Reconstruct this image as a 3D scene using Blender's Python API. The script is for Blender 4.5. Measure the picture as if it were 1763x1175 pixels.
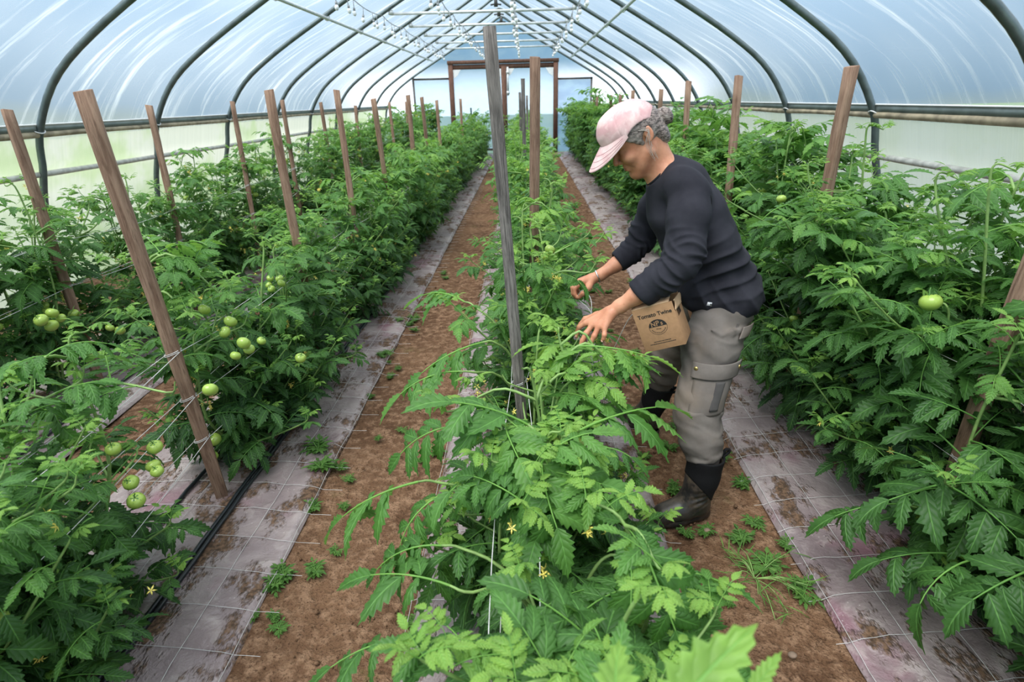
import bpy, bmesh, math, random
import numpy as np
from mathutils import Vector, Matrix

# ------------------------------------------------------------------ camera, sky, light, exposure
for o in list(bpy.data.objects):
    bpy.data.objects.remove(o)
SC = bpy.context.scene
COL = SC.collection
PI = math.pi


def camera():
    f, roll, th, yaw = 980.0, 0.025, 0.40214, 0.030911

    def ray(u, v):
        c, s = math.cos(roll), math.sin(roll)
        u, v = u * c - v * s, u * s + v * c
        st, ct = math.sin(th), math.cos(th)
        x, y, z = u, f * ct - v * st, -(f * st + v * ct)
        ca, sa = math.cos(yaw), math.sin(yaw)
        return Vector((x * ca - y * sa, x * sa + y * ca, z))
    fwd = ray(0, 0).normalized()
    right = (ray(1, 0) - ray(0, 0)).normalized()
    up = -(ray(0, 1) - ray(0, 0)).normalized()
    M = Matrix((right, up, -fwd)).transposed().to_4x4()
    M.translation = Vector((0, 0, 1.6))
    cd = bpy.data.cameras.new('camera')
    cd.sensor_width = 36
    cd.lens = f / 1763 * 36
    cd.clip_start = 0.05
    cd.clip_end = 300
    cd.dof.use_dof = True
    cd.dof.focus_distance = 2.3
    cd.dof.aperture_fstop = 4.0
    ob = bpy.data.objects.new('camera', cd)
    ob.matrix_world = M
    COL.objects.link(ob)
    SC.camera = ob


camera()
SC.view_settings.view_transform = 'Standard'
SC.view_settings.look = 'None'
SC.view_settings.gamma = 1
SC.view_settings.use_curve_mapping = False
SC.view_settings.exposure = 0.42
SC.cycles.max_bounces = 8
SC.cycles.diffuse_bounces = 4
SC.cycles.glossy_bounces = 2
SC.cycles.transmission_bounces = 5
SC.cycles.transparent_max_bounces = 10
SC.cycles.caustics_reflective = False
SC.cycles.caustics_refractive = False


def world():
    w = bpy.data.worlds.new('sky')
    SC.world = w
    w.use_nodes = True
    nt = w.node_tree
    nt.nodes.clear()
    N, L = nt.nodes.new, nt.links.new
    out = N('ShaderNodeOutputWorld')
    bg = N('ShaderNodeBackground')
    tc = N('ShaderNodeTexCoord')
    sep = N('ShaderNodeSeparateXYZ')
    mp = N('ShaderNodeMapRange')
    mp.inputs[1].default_value = -0.1
    mp.inputs[2].default_value = 0.9
    cr = N('ShaderNodeValToRGB')
    e = cr.color_ramp.elements
    e[0].position = 0.0
    e[0].color = (0.16, 0.22, 0.12, 1)
    e[1].position = 1.0
    e[1].color = (1.0, 1.02, 1.05, 1)
    for p, c in ((0.085, (0.16, 0.22, 0.22, 1)), (0.105, (0.115, 0.205, 0.295, 1)), (0.24, (0.155, 0.30, 0.45, 1)), (0.42, (0.72, 0.84, 1.0, 1))):
        x = e.new(p)
        x.color = c
    no = N('ShaderNodeTexNoise')
    no.inputs['Scale'].default_value = 2.6
    no.inputs['Detail'].default_value = 4
    ad = N('ShaderNodeMath')
    ad.operation = 'MULTIPLY_ADD'
    ad.inputs[1].default_value = 0.16
    L(tc.outputs['Generated'], sep.inputs[0])
    L(tc.outputs['Generated'], no.inputs['Vector'])
    L(sep.outputs['Z'], mp.inputs[0])
    L(no.outputs['Fac'], ad.inputs[0])
    sb = N('ShaderNodeMath')
    sb.operation = 'SUBTRACT'
    sb.inputs[1].default_value = 0.08
    L(mp.outputs[0], sb.inputs[0])
    L(sb.outputs[0], ad.inputs[2])
    L(ad.outputs[0], cr.inputs[0])
    # bright band added low in the sky to whiten the far end panels

    def rng(v, a, b):
        m = N('ShaderNodeMapRange')
        m.interpolation_type = 'SMOOTHSTEP'
        m.inputs[1].default_value = a
        m.inputs[2].default_value = b
        L(v, m.inputs[0])
        return m.outputs[0]

    def mul(a, b):
        m = N('ShaderNodeMath')
        m.operation = 'MULTIPLY'
        L(a, m.inputs[0])
        L(b, m.inputs[1])
        return m.outputs[0]
    end_glow = mul(mul(rng(sep.outputs['Y'], .945, .992), rng(sep.outputs['Z'], -.07, -.03)), rng(sep.outputs['Z'], .06, .005))
    mx = N('ShaderNodeMix')
    mx.data_type = 'RGBA'
    L(end_glow, mx.inputs[0])
    L(cr.outputs[0], mx.inputs[6])
    mx.inputs[7].default_value = (1.9, 1.95, 2.0, 1)
    L(mx.outputs[2], bg.inputs[0])
    bg.inputs[1].default_value = 1.2
    L(bg.outputs[0], out.inputs[0])


world()


def sun():
    d = bpy.data.lights.new('sun', 'SUN')
    d.energy = 3.7
    d.angle = math.radians(42)
    d.color = (1, 0.97, 0.92)
    o = bpy.data.objects.new('sun', d)
    COL.objects.link(o)
    o.rotation_euler = (math.radians(22), math.radians(-18), 0)
    o.location = (0, 0, 20)


sun()

# ------------------------------------------------------------------ node helpers


class NT:
    def __init__(s, name):
        s.m = bpy.data.materials.new(name)
        s.m.use_nodes = True
        s.t = s.m.node_tree
        s.t.nodes.clear()
        s.out = s.t.nodes.new('ShaderNodeOutputMaterial')

    def n(s, typ, **kw):
        x = s.t.nodes.new('ShaderNode' + typ)
        for k, v in kw.items():
            setattr(x, k, v)
        return x

    def l(s, a, b):
        s.t.links.new(a, b)

    def setin(s, sock, v):
        if isinstance(v, bpy.types.NodeSocket):
            s.l(v, sock)
        else:
            if sock.type == 'RGBA' and len(v) == 3:
                v = (*v, 1)
            sock.default_value = v

    def coord(s, kind='Object', scale=None):
        o = s.n('TexCoord').outputs[kind]
        if scale is not None:
            m = s.n('Mapping')
            m.inputs['Scale'].default_value = scale
            s.l(o, m.inputs[0])
            o = m.outputs[0]
        return o

    def noise(s, vec=None, scale=5, detail=3, rough=.5, dist=0, out='Fac'):
        x = s.n('TexNoise')
        x.inputs['Scale'].default_value = scale
        x.inputs['Detail'].default_value = detail
        x.inputs['Roughness'].default_value = rough
        x.inputs['Distortion'].default_value = dist
        if vec is not None:
            s.l(vec, x.inputs['Vector'])
        return x.outputs[out]

    def math(s, op, a, b=0., c=0.):
        x = s.n('Math', operation=op)
        for i, v in enumerate((a, b, c)):
            s.setin(x.inputs[i], v)
        return x.outputs[0]

    def mr(s, v, a, b, c=0., d=1., smooth=True):
        x = s.n('MapRange')
        x.interpolation_type = 'SMOOTHSTEP' if smooth else 'LINEAR'
        for i, q in enumerate((v, a, b, c, d)):
            s.setin(x.inputs[i], q)
        return x.outputs[0]

    def mix(s, f, a, b):
        x = s.n('Mix', data_type='RGBA')
        s.setin(x.inputs[0], f)
        s.setin(x.inputs[6], a)
        s.setin(x.inputs[7], b)
        return x.outputs[2]

    def bump(s, h, strength=.3, dist=.01):
        x = s.n('Bump')
        s.setin(x.inputs['Height'], h)
        x.inputs['Strength'].default_value = strength
        x.inputs['Distance'].default_value = dist
        return x.outputs[0]

    def bsdf(s, color, rough=.6, metal=0., spec=.5, normal=None, **kw):
        x = s.n('BsdfPrincipled')
        s.setin(x.inputs['Base Color'], color)
        s.setin(x.inputs['Roughness'], rough)
        s.setin(x.inputs['Metallic'], metal)
        s.setin(x.inputs['Specular IOR Level'], spec)
        if normal is not None:
            s.l(normal, x.inputs['Normal'])
        for k, v in kw.items():
            s.setin(x.inputs[k], v)
        return x.outputs[0]

    def shmix(s, f, a, b):
        x = s.n('MixShader')
        s.setin(x.inputs[0], f)
        s.l(a, x.inputs[1])
        s.l(b, x.inputs[2])
        return x.outputs[0]

    def done(s, sh):
        s.l(sh, s.out.inputs[0])
        return s.m


def simple(name, col, rough=.6, metal=0., var=.25, scale=20., bump=.15, spec=.5):
    t = NT(name)
    v = t.coord('Object')
    n = t.noise(v, scale, 4)
    c2 = tuple(x * (1 - var) for x in col)
    c = t.mix(t.mr(n, .3, .7), c2, col)
    return t.done(t.bsdf(c, rough, metal, spec, t.bump(n, bump, .004)))


# ------------------------------------------------------------------ materials
def mat_film():
    t = NT('greenhouse_film')
    uv = t.n('UVMap').outputs[0]          # u along the tunnel in m, v along the arch in m
    sep = t.n('SeparateXYZ')
    t.l(uv, sep.inputs[0])
    u, v = sep.outputs[0], sep.outputs[1]
    cmb = t.n('CombineXYZ')
    warp = t.noise(uv, .5, 1)
    us = t.math('ADD', t.math('MULTIPLY', u, 8.), t.math('MULTIPLY', warp, 4.5))
    # creases fan out from the hip rails on both slopes
    us = t.math('ADD', us, t.math('MULTIPLY', t.math('ABSOLUTE', t.math('SUBTRACT', v, 4.4)), 2.2))
    t.l(us, cmb.inputs[0])
    t.l(t.math('MULTIPLY', v, .55), cmb.inputs[1])
    st = t.noise(cmb.outputs[0], 1.0, 4, .62)
    st = t.mr(st, .5, .78)
    big = t.mr(t.noise(uv, .8, 2), .35, .7)
    fine = t.noise(uv, 40, 2)
    lw = t.n('LayerWeight')
    lw.inputs[0].default_value = .35
    op = t.math('MULTIPLY_ADD', st, .62, .13)
    op = t.math('MULTIPLY_ADD', big, .10, op)
    op = t.math('MULTIPLY_ADD', lw.outputs['Facing'], .30, op)
    op = t.math('MULTIPLY_ADD', t.math('SUBTRACT', fine, .5), .05, op)
    op = t.math('MINIMUM', op, .96)
    tr = t.n('BsdfTransparent')
    tr.inputs[0].default_value = (.93, .96, 1, 1)
    tl = t.n('BsdfTranslucent')
    tl.inputs[0].default_value = (.585, .635, .655, 1)
    df = t.bsdf((.7, .73, .77), .25, spec=.5, normal=t.bump(st, .5, .02))
    sc = t.shmix(.12, tl.outputs[0], df)
    return t.done(t.shmix(op, tr.outputs[0], sc))


def mat_curtain(name, col, green, amt):
    t = NT(name)
    v = t.coord('Object')
    g = t.mr(t.noise(v, 1.1, 4, .6), .42, .62)
    sep = t.n('SeparateXYZ')
    t.l(v, sep.inputs[0])
    fold = t.noise(t.coord('Object', scale=(1, 9, .5)), 1.2, 3)
    grid = t.noise(t.coord('Object', scale=(1, 4, 14)), 6, 1)
    c = t.mix(t.math('MULTIPLY', g, amt), col, green)
    c = t.mix(t.math('MULTIPLY', t.mr(grid, .5, .8), .12), c, (.75, .7, .55))
    tl = t.n('BsdfTranslucent')
    t.l(c, tl.inputs[0])
    bm = t.bump(fold, .5, .03)
    t.l(bm, tl.inputs['Normal'])
    df = t.bsdf(c, .35, spec=.4, normal=bm)
    sh = t.shmix(.35, tl.outputs[0], df)
    tr = t.n('BsdfTransparent')
    return t.done(t.shmix(.12, sh, tr.outputs[0]))


def mat_panel(name, col, trans, op):
    t = NT(name)
    v = t.coord('Object')
    n = t.noise(t.coord('Object', scale=(1.2, 1, 2.2)), 1.0, 3, .5, .5)
    c = t.mix(t.mr(n, .35, .65), col, trans)
    tl = t.n('BsdfTranslucent')
    t.l(c, tl.inputs[0])
    df = t.bsdf(c, .3, spec=.4)
    sh = t.shmix(.15, tl.outputs[0], df)
    tr = t.n('BsdfTransparent')
    tr.inputs[0].default_value = (.9, .95, 1, 1)
    return t.done(t.shmix(op, tr.outputs[0], sh))


def mat_soil():
    t = NT('soil')
    v = t.coord('Object')
    a = t.noise(v, 1.6, 5, .6)
    b = t.noise(v, 22, 5, .65)
    c3 = t.noise(v, 120, 3, .6)
    vo = t.n('TexVoronoi')
    vo.inputs['Scale'].default_value = 38
    t.l(v, vo.inputs['Vector'])
    c = t.mix(t.mr(a, .3, .7), (.090, .045, .024), (.225, .125, .070))
    c = t.mix(t.mr(b, .42, .68), c, (.33, .20, .122))
    c = t.mix(t.math('MULTIPLY', t.mr(c3, .52, .68), .75), c, (.075, .038, .022))
    moss = t.math('MULTIPLY', t.mr(t.noise(v, 3.1, 4, .7), .6, .74), .45)
    c = t.mix(moss, c, (.16, .17, .05))
    h = t.math('ADD', t.math('MULTIPLY', b, 1.), t.math('MULTIPLY', vo.outputs['Distance'], .35))
    h = t.math('MULTIPLY_ADD', c3, .3, h)
    return t.done(t.bsdf(c, .95, spec=.15, normal=t.bump(h, 1., .03)))


def mat_mulch():
    t = NT('plastic_mulch')
    v = t.coord('Object')
    a = t.noise(v, 2.2, 4, .6)
    b = t.noise(v, 9, 4, .6, .6)
    d = t.noise(v, 60, 3, .6)
    c = t.mix(t.mr(a, .3, .7), (.19, .145, .15), (.37, .31, .30))
    c = t.mix(t.mr(t.noise(v, 3.3, 3, .5), .56, .72), c, (.24, .13, .155))
    c = t.mix(t.math('MULTIPLY', t.mr(b, .5, .72), .45), c, (.52, .46, .43))
    vo = t.n('TexVoronoi')
    vo.inputs['Scale'].default_value = 42
    t.l(v, vo.inputs['Vector'])
    sp = t.math('MULTIPLY', t.mr(vo.outputs['Distance'], .16, .05), t.mr(t.noise(v, 7, 2), .5, .6))
    c = t.mix(t.math('MULTIPLY', sp, .6), c, (.6, .53, .5))
    dirt = t.mr(t.noise(t.coord('Object', scale=(1.6, .8, 1)), 4.2, 5, .74), .50, .60)
    soil = t.mix(t.mr(d, .35, .65), (.055, .032, .018), (.18, .105, .062))
    c = t.mix(dirt, c, soil)
    r = t.math('MULTIPLY_ADD', dirt, .55, t.math('MULTIPLY_ADD', b, .25, .26))
    h = t.math('ADD', b, t.math('MULTIPLY', d, .25))
    h = t.math('MULTIPLY_ADD', dirt, .6, h)
    return t.done(t.bsdf(c, r, spec=.5, normal=t.bump(h, .8, .018)))


def mat_wood(name, dark, light, scale=(28, 28, 2.2), rough=.85):
    t = NT(name)
    info = t.n('ObjectInfo')
    v = t.n('TexCoord').outputs['Object']
    m = t.n('Mapping')
    m.inputs['Scale'].default_value = scale
    t.l(v, m.inputs[0])
    off = t.n('CombineXYZ')
    t.l(t.math('MULTIPLY', info.outputs['Random'], 40), off.inputs[2])
    t.l(off.outputs[0], m.inputs['Location'])
    g = t.noise(m.outputs[0], 2.2, 5, .65, .7)
    g2 = t.noise(m.outputs[0], 9, 3, .6)
    c = t.mix(t.mr(g, .32, .68), dark, light)
    c = t.mix(t.math('MULTIPLY', t.mr(g2, .55, .7), .6), c, tuple(x * .45 for x in dark))
    blot = t.mr(t.noise(v, 5, 3), .45, .75)
    c = t.mix(t.math('MULTIPLY', blot, .4), c, tuple(min(1, x * 1.35) for x in light))
    hs = t.n('HueSaturation')
    t.l(c, hs.inputs['Color'])
    t.l(t.math('MULTIPLY_ADD', info.outputs['Random'], .35, .82), hs.inputs['Value'])
    h = t.math('ADD', g, t.math('MULTIPLY', g2, .6))
    return t.done(t.bsdf(hs.outputs[0], rough, spec=.2, normal=t.bump(h, .8, .006)))


def mat_leaf(name, dark, light, tip):
    t = NT(name)
    uv = t.n('UVMap').outputs[0]
    sep = t.n('SeparateXYZ')
    t.l(uv, sep.inputs[0])
    u, v = sep.outputs[0], sep.outputs[1]      # u 0..1 along, v -1..1 across
    av = t.math('ABSOLUTE', v)
    mid = t.mr(av, .10, .03)
    side = t.math('ABSOLUTE', t.math('SINE', t.math('MULTIPLY', t.math('SUBTRACT', u, t.math('MULTIPLY', av, .26)), 18.)))
    sv = t.math('MULTIPLY', t.mr(side, .25, .0), .26)
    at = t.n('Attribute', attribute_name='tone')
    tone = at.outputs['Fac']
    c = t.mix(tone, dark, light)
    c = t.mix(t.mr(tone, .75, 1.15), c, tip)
    n = t.noise(t.coord('Object'), 30, 2)
    c = t.mix(t.math('MULTIPLY', t.mr(n, .4, .7), .25), c, tuple(x * .7 for x in dark))
    c = t.mix(t.math('MULTIPLY', t.math('MAXIMUM', mid, sv), .5), c, tuple(min(1, x * 1.6 + .03) for x in light))
    geo = t.n('NewGeometry')
    c = t.mix(t.math('MULTIPLY', geo.outputs['Backfacing'], .35), c, (.20, .36, .13))
    h = t.math('MAXIMUM', mid, sv)
    nb = t.bump(t.math('ADD', t.math('MULTIPLY', h, -1.), side), .5, .003)
    p = t.bsdf(c, .46, spec=.36, normal=nb)
    tl = t.n('BsdfTranslucent')
    hs = t.n('HueSaturation')
    hs.inputs['Saturation'].default_value = 1.15
    hs.inputs['Value'].default_value = 1.7
    hs.inputs['Hue'].default_value = .485
    t.l(c, hs.inputs['Color'])
    t.l(hs.outputs[0], tl.inputs[0])
    t.l(nb, tl.inputs['Normal'])
    return t.done(t.shmix(.34, p, tl.outputs[0]))


M = {}
M['film'] = mat_film()
M['wall_l'] = mat_curtain('side_curtain_left', (.74, .74, .68), (.52, .64, .36), .8)
M['wall_r'] = mat_curtain('side_curtain_right', (.76, .76, .74), (.62, .66, .50), .35)
M['end'] = mat_panel('end_film', (.45, .62, .85), (.62, .75, .9), .42)
M['door'] = mat_panel('door_panel', (.95, .95, .95), (.80, .86, .92), .32)
M['sidepan'] = mat_panel('side_panel', (.40, .55, .78), (.6, .75, .9), .5)
M['soil'] = mat_soil()
M['mulch'] = mat_mulch()
M['grass'] = simple('outside_grass', (.12, .20, .05), .9)
M['hoop'] = simple('hoop_steel', (.15, .19, .19), .38, .55, .3, 12, .1)
M['galv'] = simple('galvanised_steel', (.74, .77, .77), .4, .25, .25, 10, .1)
M['rail'] = simple('rail_metal', (.24, .28, .26), .5, .4, .3, 8)
M['white'] = simple('white_plastic', (.85, .86, .85), .45, 0, .1)
M['brownfilm'] = simple('stained_film', (.46, .38, .25), .6, 0, .5, 9, .5)
M['pipe'] = simple('rolled_curtain', (.62, .62, .56), .5, 0, .35, 14, .5)
M['wood'] = mat_wood('brown_stake_wood', (.20, .115, .078), (.36, .235, .165))
M['woodgrey'] = mat_wood('weathered_grey_wood', (.075, .068, .062), (.25, .225, .205), (60, 60, 3.4))
M['woodpost'] = mat_wood('door_frame_wood', (.10, .055, .04), (.19, .10, .07))
M['darkmetal'] = simple('dark_metal', (.08, .075, .07), .5, .3)
M['greenmetal'] = simple('green_painted_metal', (.02, .06, .04), .5, .2)
M['hose'] = simple('black_hose', (.018, .022, .026), .32, 0, .3, 40)
M['twine'] = simple('white_twine', (.72, .72, .70), .7)
M['net'] = simple('white_net', (.70, .69, .67), .6)
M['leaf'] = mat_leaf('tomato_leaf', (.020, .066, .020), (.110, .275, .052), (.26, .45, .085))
M['weedleaf'] = mat_leaf('weed_leaf', (.05, .14, .03), (.16, .33, .07), (.22, .38, .09))
M['stem'] = simple('tomato_stem', (.26, .42, .12), .55, 0, .35, 30)
M['tomato'] = simple('green_tomato', (.35, .50, .09), .22, 0, .15, 25, .02)
M['calyx'] = simple('calyx', (.10, .24, .05), .5)
M['petal'] = simple('yellow_petal', (.85, .72, .16), .5, 0, .2)
M['bulb'] = simple('frosted_bulb', (.9, .92, .93), .15, 0, .05)
M['cord'] = simple('light_cord', (.35, .37, .38), .6)
M['stone'] = simple('stone', (.28, .20, .14), .8, 0, .4, 30, .6)


# ------------------------------------------------------------------ mesh helpers
def link(name, me, mat, parent=None, smooth=True):
    o = bpy.data.objects.new(name, me)
    COL.objects.link(o)
    if mat is not None and not me.materials:
        me.materials.append(mat)
    if smooth:
        me.polygons.foreach_set('use_smooth', [True] * len(me.polygons))
    if parent is not None:
        o.parent = parent
    return o


def tag(o, label=None, cat=None, group=None, kind=None):
    if label:
        o['label'] = label
    if cat:
        o['category'] = cat
    if group:
        o['group'] = group
    if kind:
        o['kind'] = kind
    return o


def empty(name, loc, label=None, cat=None, group=None):
    o = bpy.data.objects.new(name, None)
    COL.objects.link(o)
    o.location = loc
    o.empty_display_size = .05
    return tag(o, label, cat, group)


def npmesh(name, V, F, uv=None, tone=None):
    """V (n,3), F (m,4) all quads"""
    V = np.asarray(V, np.float32)
    F = np.asarray(F, np.int32)
    me = bpy.data.meshes.new(name)
    me.vertices.add(len(V))
    me.vertices.foreach_set('co', V.ravel())
    k = F.shape[1]
    me.loops.add(F.size)
    me.loops.foreach_set('vertex_index', F.ravel())
    me.polygons.add(len(F))
    me.polygons.foreach_set('loop_start', np.arange(0, F.size, k, dtype=np.int32))
    me.polygons.foreach_set('loop_total', np.full(len(F), k, np.int32))
    if uv is not None:
        l = me.uv_layers.new(name='UVMap')
        l.data.foreach_set('uv', np.asarray(uv, np.float32)[F.ravel()].ravel())
    if tone is not None:
        a = me.attributes.new('tone', 'FLOAT', 'POINT')
        a.data.foreach_set('value', np.asarray(tone, np.float32))
    me.update(calc_edges=True)
    return me


class MB:
    """collects quads"""
    def __init__(s):
        s.V, s.F, s.n = [], [], 0

    def add(s, V, F):
        V = np.asarray(V, float).reshape(-1, 3)
        s.V.append(V)
        s.F.append(np.asarray(F, int).reshape(-1, 4) + s.n)
        s.n += len(V)

    def tube(s, P, r, k=8, caps=True):
        P = np.asarray(P, float)
        n = len(P)
        r = np.broadcast_to(np.asarray(r, float), (n,))
        T = np.gradient(P, axis=0)
        T /= np.linalg.norm(T, axis=1)[:, None] + 1e-12
        a = np.array([0, 0, 1.]) if abs(T[0, 2]) < .9 else np.array([1., 0, 0])
        u = np.cross(a, T[0])
        u /= np.linalg.norm(u)
        U = []
        for i in range(n):
            u = u - T[i] * np.dot(u, T[i])
            u /= np.linalg.norm(u) + 1e-12
            U.append(u)
        U = np.array(U)
        W = np.cross(T, U)
        an = np.arange(k) * 2 * PI / k
        R = U[:, None] * np.cos(an)[None, :, None] + W[:, None] * np.sin(an)[None, :, None]
        V = P[:, None] + R * r[:, None, None]
        V = V.reshape(-1, 3)
        F = []
        for i in range(n - 1):
            for j in range(k):
                F.append((i * k + j, i * k + (j + 1) % k, (i + 1) * k + (j + 1) % k, (i + 1) * k + j))
        if caps:
            b = len(V)
            V = np.vstack([V, P[0:1], P[-1:]])
            for j in range(0, k, 2):
                F.append((b, (j + 2) % k, (j + 1) % k, j))
                e = (n - 1) * k
                F.append((b + 1, e + j, e + j + 1, e + (j + 2) % k))
        s.add(V, F)

    def box(s, c, size, R=None, taper=1.0):
        x, y, z = [q / 2 for q in size]
        V = np.array([(sx * x * (taper if sz > 0 else 1), sy * y * (taper if sz > 0 else 1), sz * z) for sz in (-1, 1) for sx, sy in ((-1, -1), (1, -1), (1, 1), (-1, 1))])
        if R is not None:
            V = V @ np.asarray(R).T
        V = V + np.asarray(c)
        s.add(V, [(3, 2, 1, 0), (4, 5, 6, 7), (0, 1, 5, 4), (1, 2, 6, 5), (2, 3, 7, 6), (3, 0, 4, 7)])

    def grid(s, G):
        """G (a,b,3)"""
        G = np.asarray(G, float)
        a, b = G.shape[:2]
        i, j = np.meshgrid(np.arange(a - 1), np.arange(b - 1), indexing='ij')
        k = (i * b + j).ravel()
        s.add(G.reshape(-1, 3), np.stack([k, k + b, k + b + 1, k + 1], 1))

    def sphere(s, c, r, k=10, m=7, squash=(1, 1, 1)):
        th = np.linspace(0, PI, m)
        ph = np.arange(k + 1) * 2 * PI / k
        G = np.stack([np.sin(th)[:, None] * np.cos(ph), np.sin(th)[:, None] * np.sin(ph), np.cos(th)[:, None] * np.ones_like(ph)], -1)
        s.grid(G * r * np.array(squash) + np.array(c))

    def build(s, name, mat, parent=None, smooth=True):
        me = npmesh(name, np.vstack(s.V), np.vstack(s.F))
        return link(name, me, mat, parent, smooth)


def bevel(o, w=.003, seg=2):
    m = o.modifiers.new('bevel', 'BEVEL')
    m.width = w
    m.segments = seg
    m.limit_method = 'ANGLE'
    return o


def spline(P, n):
    """Catmull-Rom through the points"""
    P = np.asarray(P, float)
    P = np.vstack([2 * P[0] - P[1], P, 2 * P[-1] - P[-2]])
    out = []
    m = len(P) - 3
    for t in np.linspace(0, m - 1e-9, n):
        i = int(t)
        u = t - i
        a, b, c, d = P[i:i + 4]
        out.append(.5 * ((2 * b) + (c - a) * u + (2 * a - 5 * b + 4 * c - d) * u * u + (3 * b - a - 3 * c + d) * u ** 3))
    return np.array(out)


def vnoise(x, y, seed=0):
    """cheap smooth 2-D noise, vectorised"""
    x = np.asarray(x, float)
    y = np.asarray(y, float)
    r = np.random.RandomState(seed)
    s = 0
    for k in range(7):
        a = r.uniform(0, 2 * PI)
        f = r.uniform(.6, 1.7)
        p = r.uniform(0, 2 * PI)
        s = s + np.sin((x * math.cos(a) + y * math.sin(a)) * f + p + 1.3 * np.sin((y * math.cos(a) - x * math.sin(a)) * f * .6 + p * 2))
    return s / 7
# ------------------------------------------------------------------ setting
XC = -0.675
Y0, Y1 = -3.45, 19.3
HY = [5.3 + 1.75 * k for k in range(-5, 8)]
HALF = [(3.86, 0.0), (3.87, .45), (3.82, .8), (3.73, 1.1), (3.64, 1.44), (3.34, 1.87), (2.82, 2.25), (2.0, 2.72), (1.3, 3.11), (.8, 3.38), (.33, 3.66), (.12, 3.80)]
ARCH = [(XC - a, b) for a, b in HALF] + [(XC, 3.84)] + [(XC + a, b) for a, b in HALF[::-1]]


def arch_pts(n, off=0.0):
    P = spline([(x, 0, z) for x, z in ARCH], n)
    if off:
        T = np.gradient(P, axis=0)
        T /= np.linalg.norm(T, axis=1)[:, None]
        N = np.stack([-T[:, 2], T[:, 1] * 0, T[:, 0]], 1)
        P = P + N * off
    return P


def ground():
    xs = np.concatenate([np.linspace(-4.6, -1.0, 60), np.linspace(-.98, 1.05, 100), np.linspace(1.1, 3.25, 30)])
    ys = np.concatenate([np.linspace(Y0, .5, 20), np.linspace(.55, 4, 170), np.linspace(4.05, Y1, 150)])
    X, Y = np.meshgrid(xs, ys, indexing='ij')
    Z = .012 * vnoise(X * 5, Y * 5, 1) + .006 * vnoise(X * 17, Y * 17, 2) + .005 * vnoise(X * 45, Y * 45, 3) - .012
    m = MB()
    m.grid(np.stack([X, Y, Z], -1))
    tag(m.build('floor', M['soil']), kind='structure')
    m = MB()
    G = np.array([[(-60, -40, -.06), (-60, 70, -.06)], [(60, -40, -.06), (60, 70, -.06)]])
    m.grid(G)
    tag(m.build('floor', M['grass']), kind='structure')
    # a scatter of clods and stones that sit on the path
    r = random.Random(4)
    m = MB()
    for _ in range(1500):
        y = .7 + 6 * r.random() ** 1.7
        x = r.choice([r.uniform(-.93, -.42), r.uniform(.54, .98), r.uniform(-2.3, -1.9)])
        q = r.uniform(.002, .005) if r.random() < .85 else r.uniform(.005, .010)
        m.sphere((x, y, q * .3 - .004), q, 6, 5, (1, r.uniform(.7, 1.2), .7))
    tag(m.build('soil_crumbs', M['soil']), 'loose crumbs of brown soil scattered along the bare paths', 'soil', kind='stuff')
    for i, (x, y, q, lab) in enumerate([(1.04, 1.96, .016, 'small brown stone lying on the mulch sheet right of the near boot'),
                                        (.70, 1.80, .012, 'flat pebble at the heel of the near rubber boot'),
                                        (-.72, 1.9, .011, 'brown pebble on the bare path left of the centre row'),
                                        (.80, 1.25, .012, 'brown pebble on the bare path near the bottom right')]):
        m = MB()
        m.sphere((0, 0, 0), q, 10, 8, (1.2, .95, .7))
        o = m.build('stone', M['stone'])
        o.location = (x, y, q * .5)
        tag(o, lab, 'stone')


ground()


def film_roof():
    P = arch_pts(90, .045)
    # only the part above the hip rail
    keep = P[:, 2] > 1.46
    i0, i1 = np.where(keep)[0][[0, -1]]
    P = P[i0 - 1:i1 + 2]
    ys = np.arange(Y0, Y1 + .01, .125)
    s = np.concatenate([[0], np.cumsum(np.linalg.norm(np.diff(P, axis=0), axis=1))])
    T = np.gradient(P, axis=0)
    T /= np.linalg.norm(T, axis=1)[:, None]
    N = np.stack([-T[:, 2], T[:, 1] * 0, T[:, 0]], 1)
    S, Y = np.meshgrid(s, ys, indexing='ij')
    ph = ((Y - 5.3) / 1.75) % 1
    puff = .05 * np.sin(PI * ph) * np.clip(np.minimum(S, s[-1] - S) * 3, 0, 1) - .012 + .012 * vnoise(Y * 7 + S, S * 1.3, 5)
    puff = np.maximum(puff, -.012)
    G = P[:, None] + N[:, None] * puff[..., None]
    G[..., 1] = Y
    m = MB()
    m.grid(G)
    V, F = np.vstack(m.V), np.vstack(m.F)
    me = npmesh('ceiling', V, F, uv=np.stack([Y.ravel(), S.ravel()], 1))
    tag(link('ceiling', me, M['film']), kind='structure')


film_roof()


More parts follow.
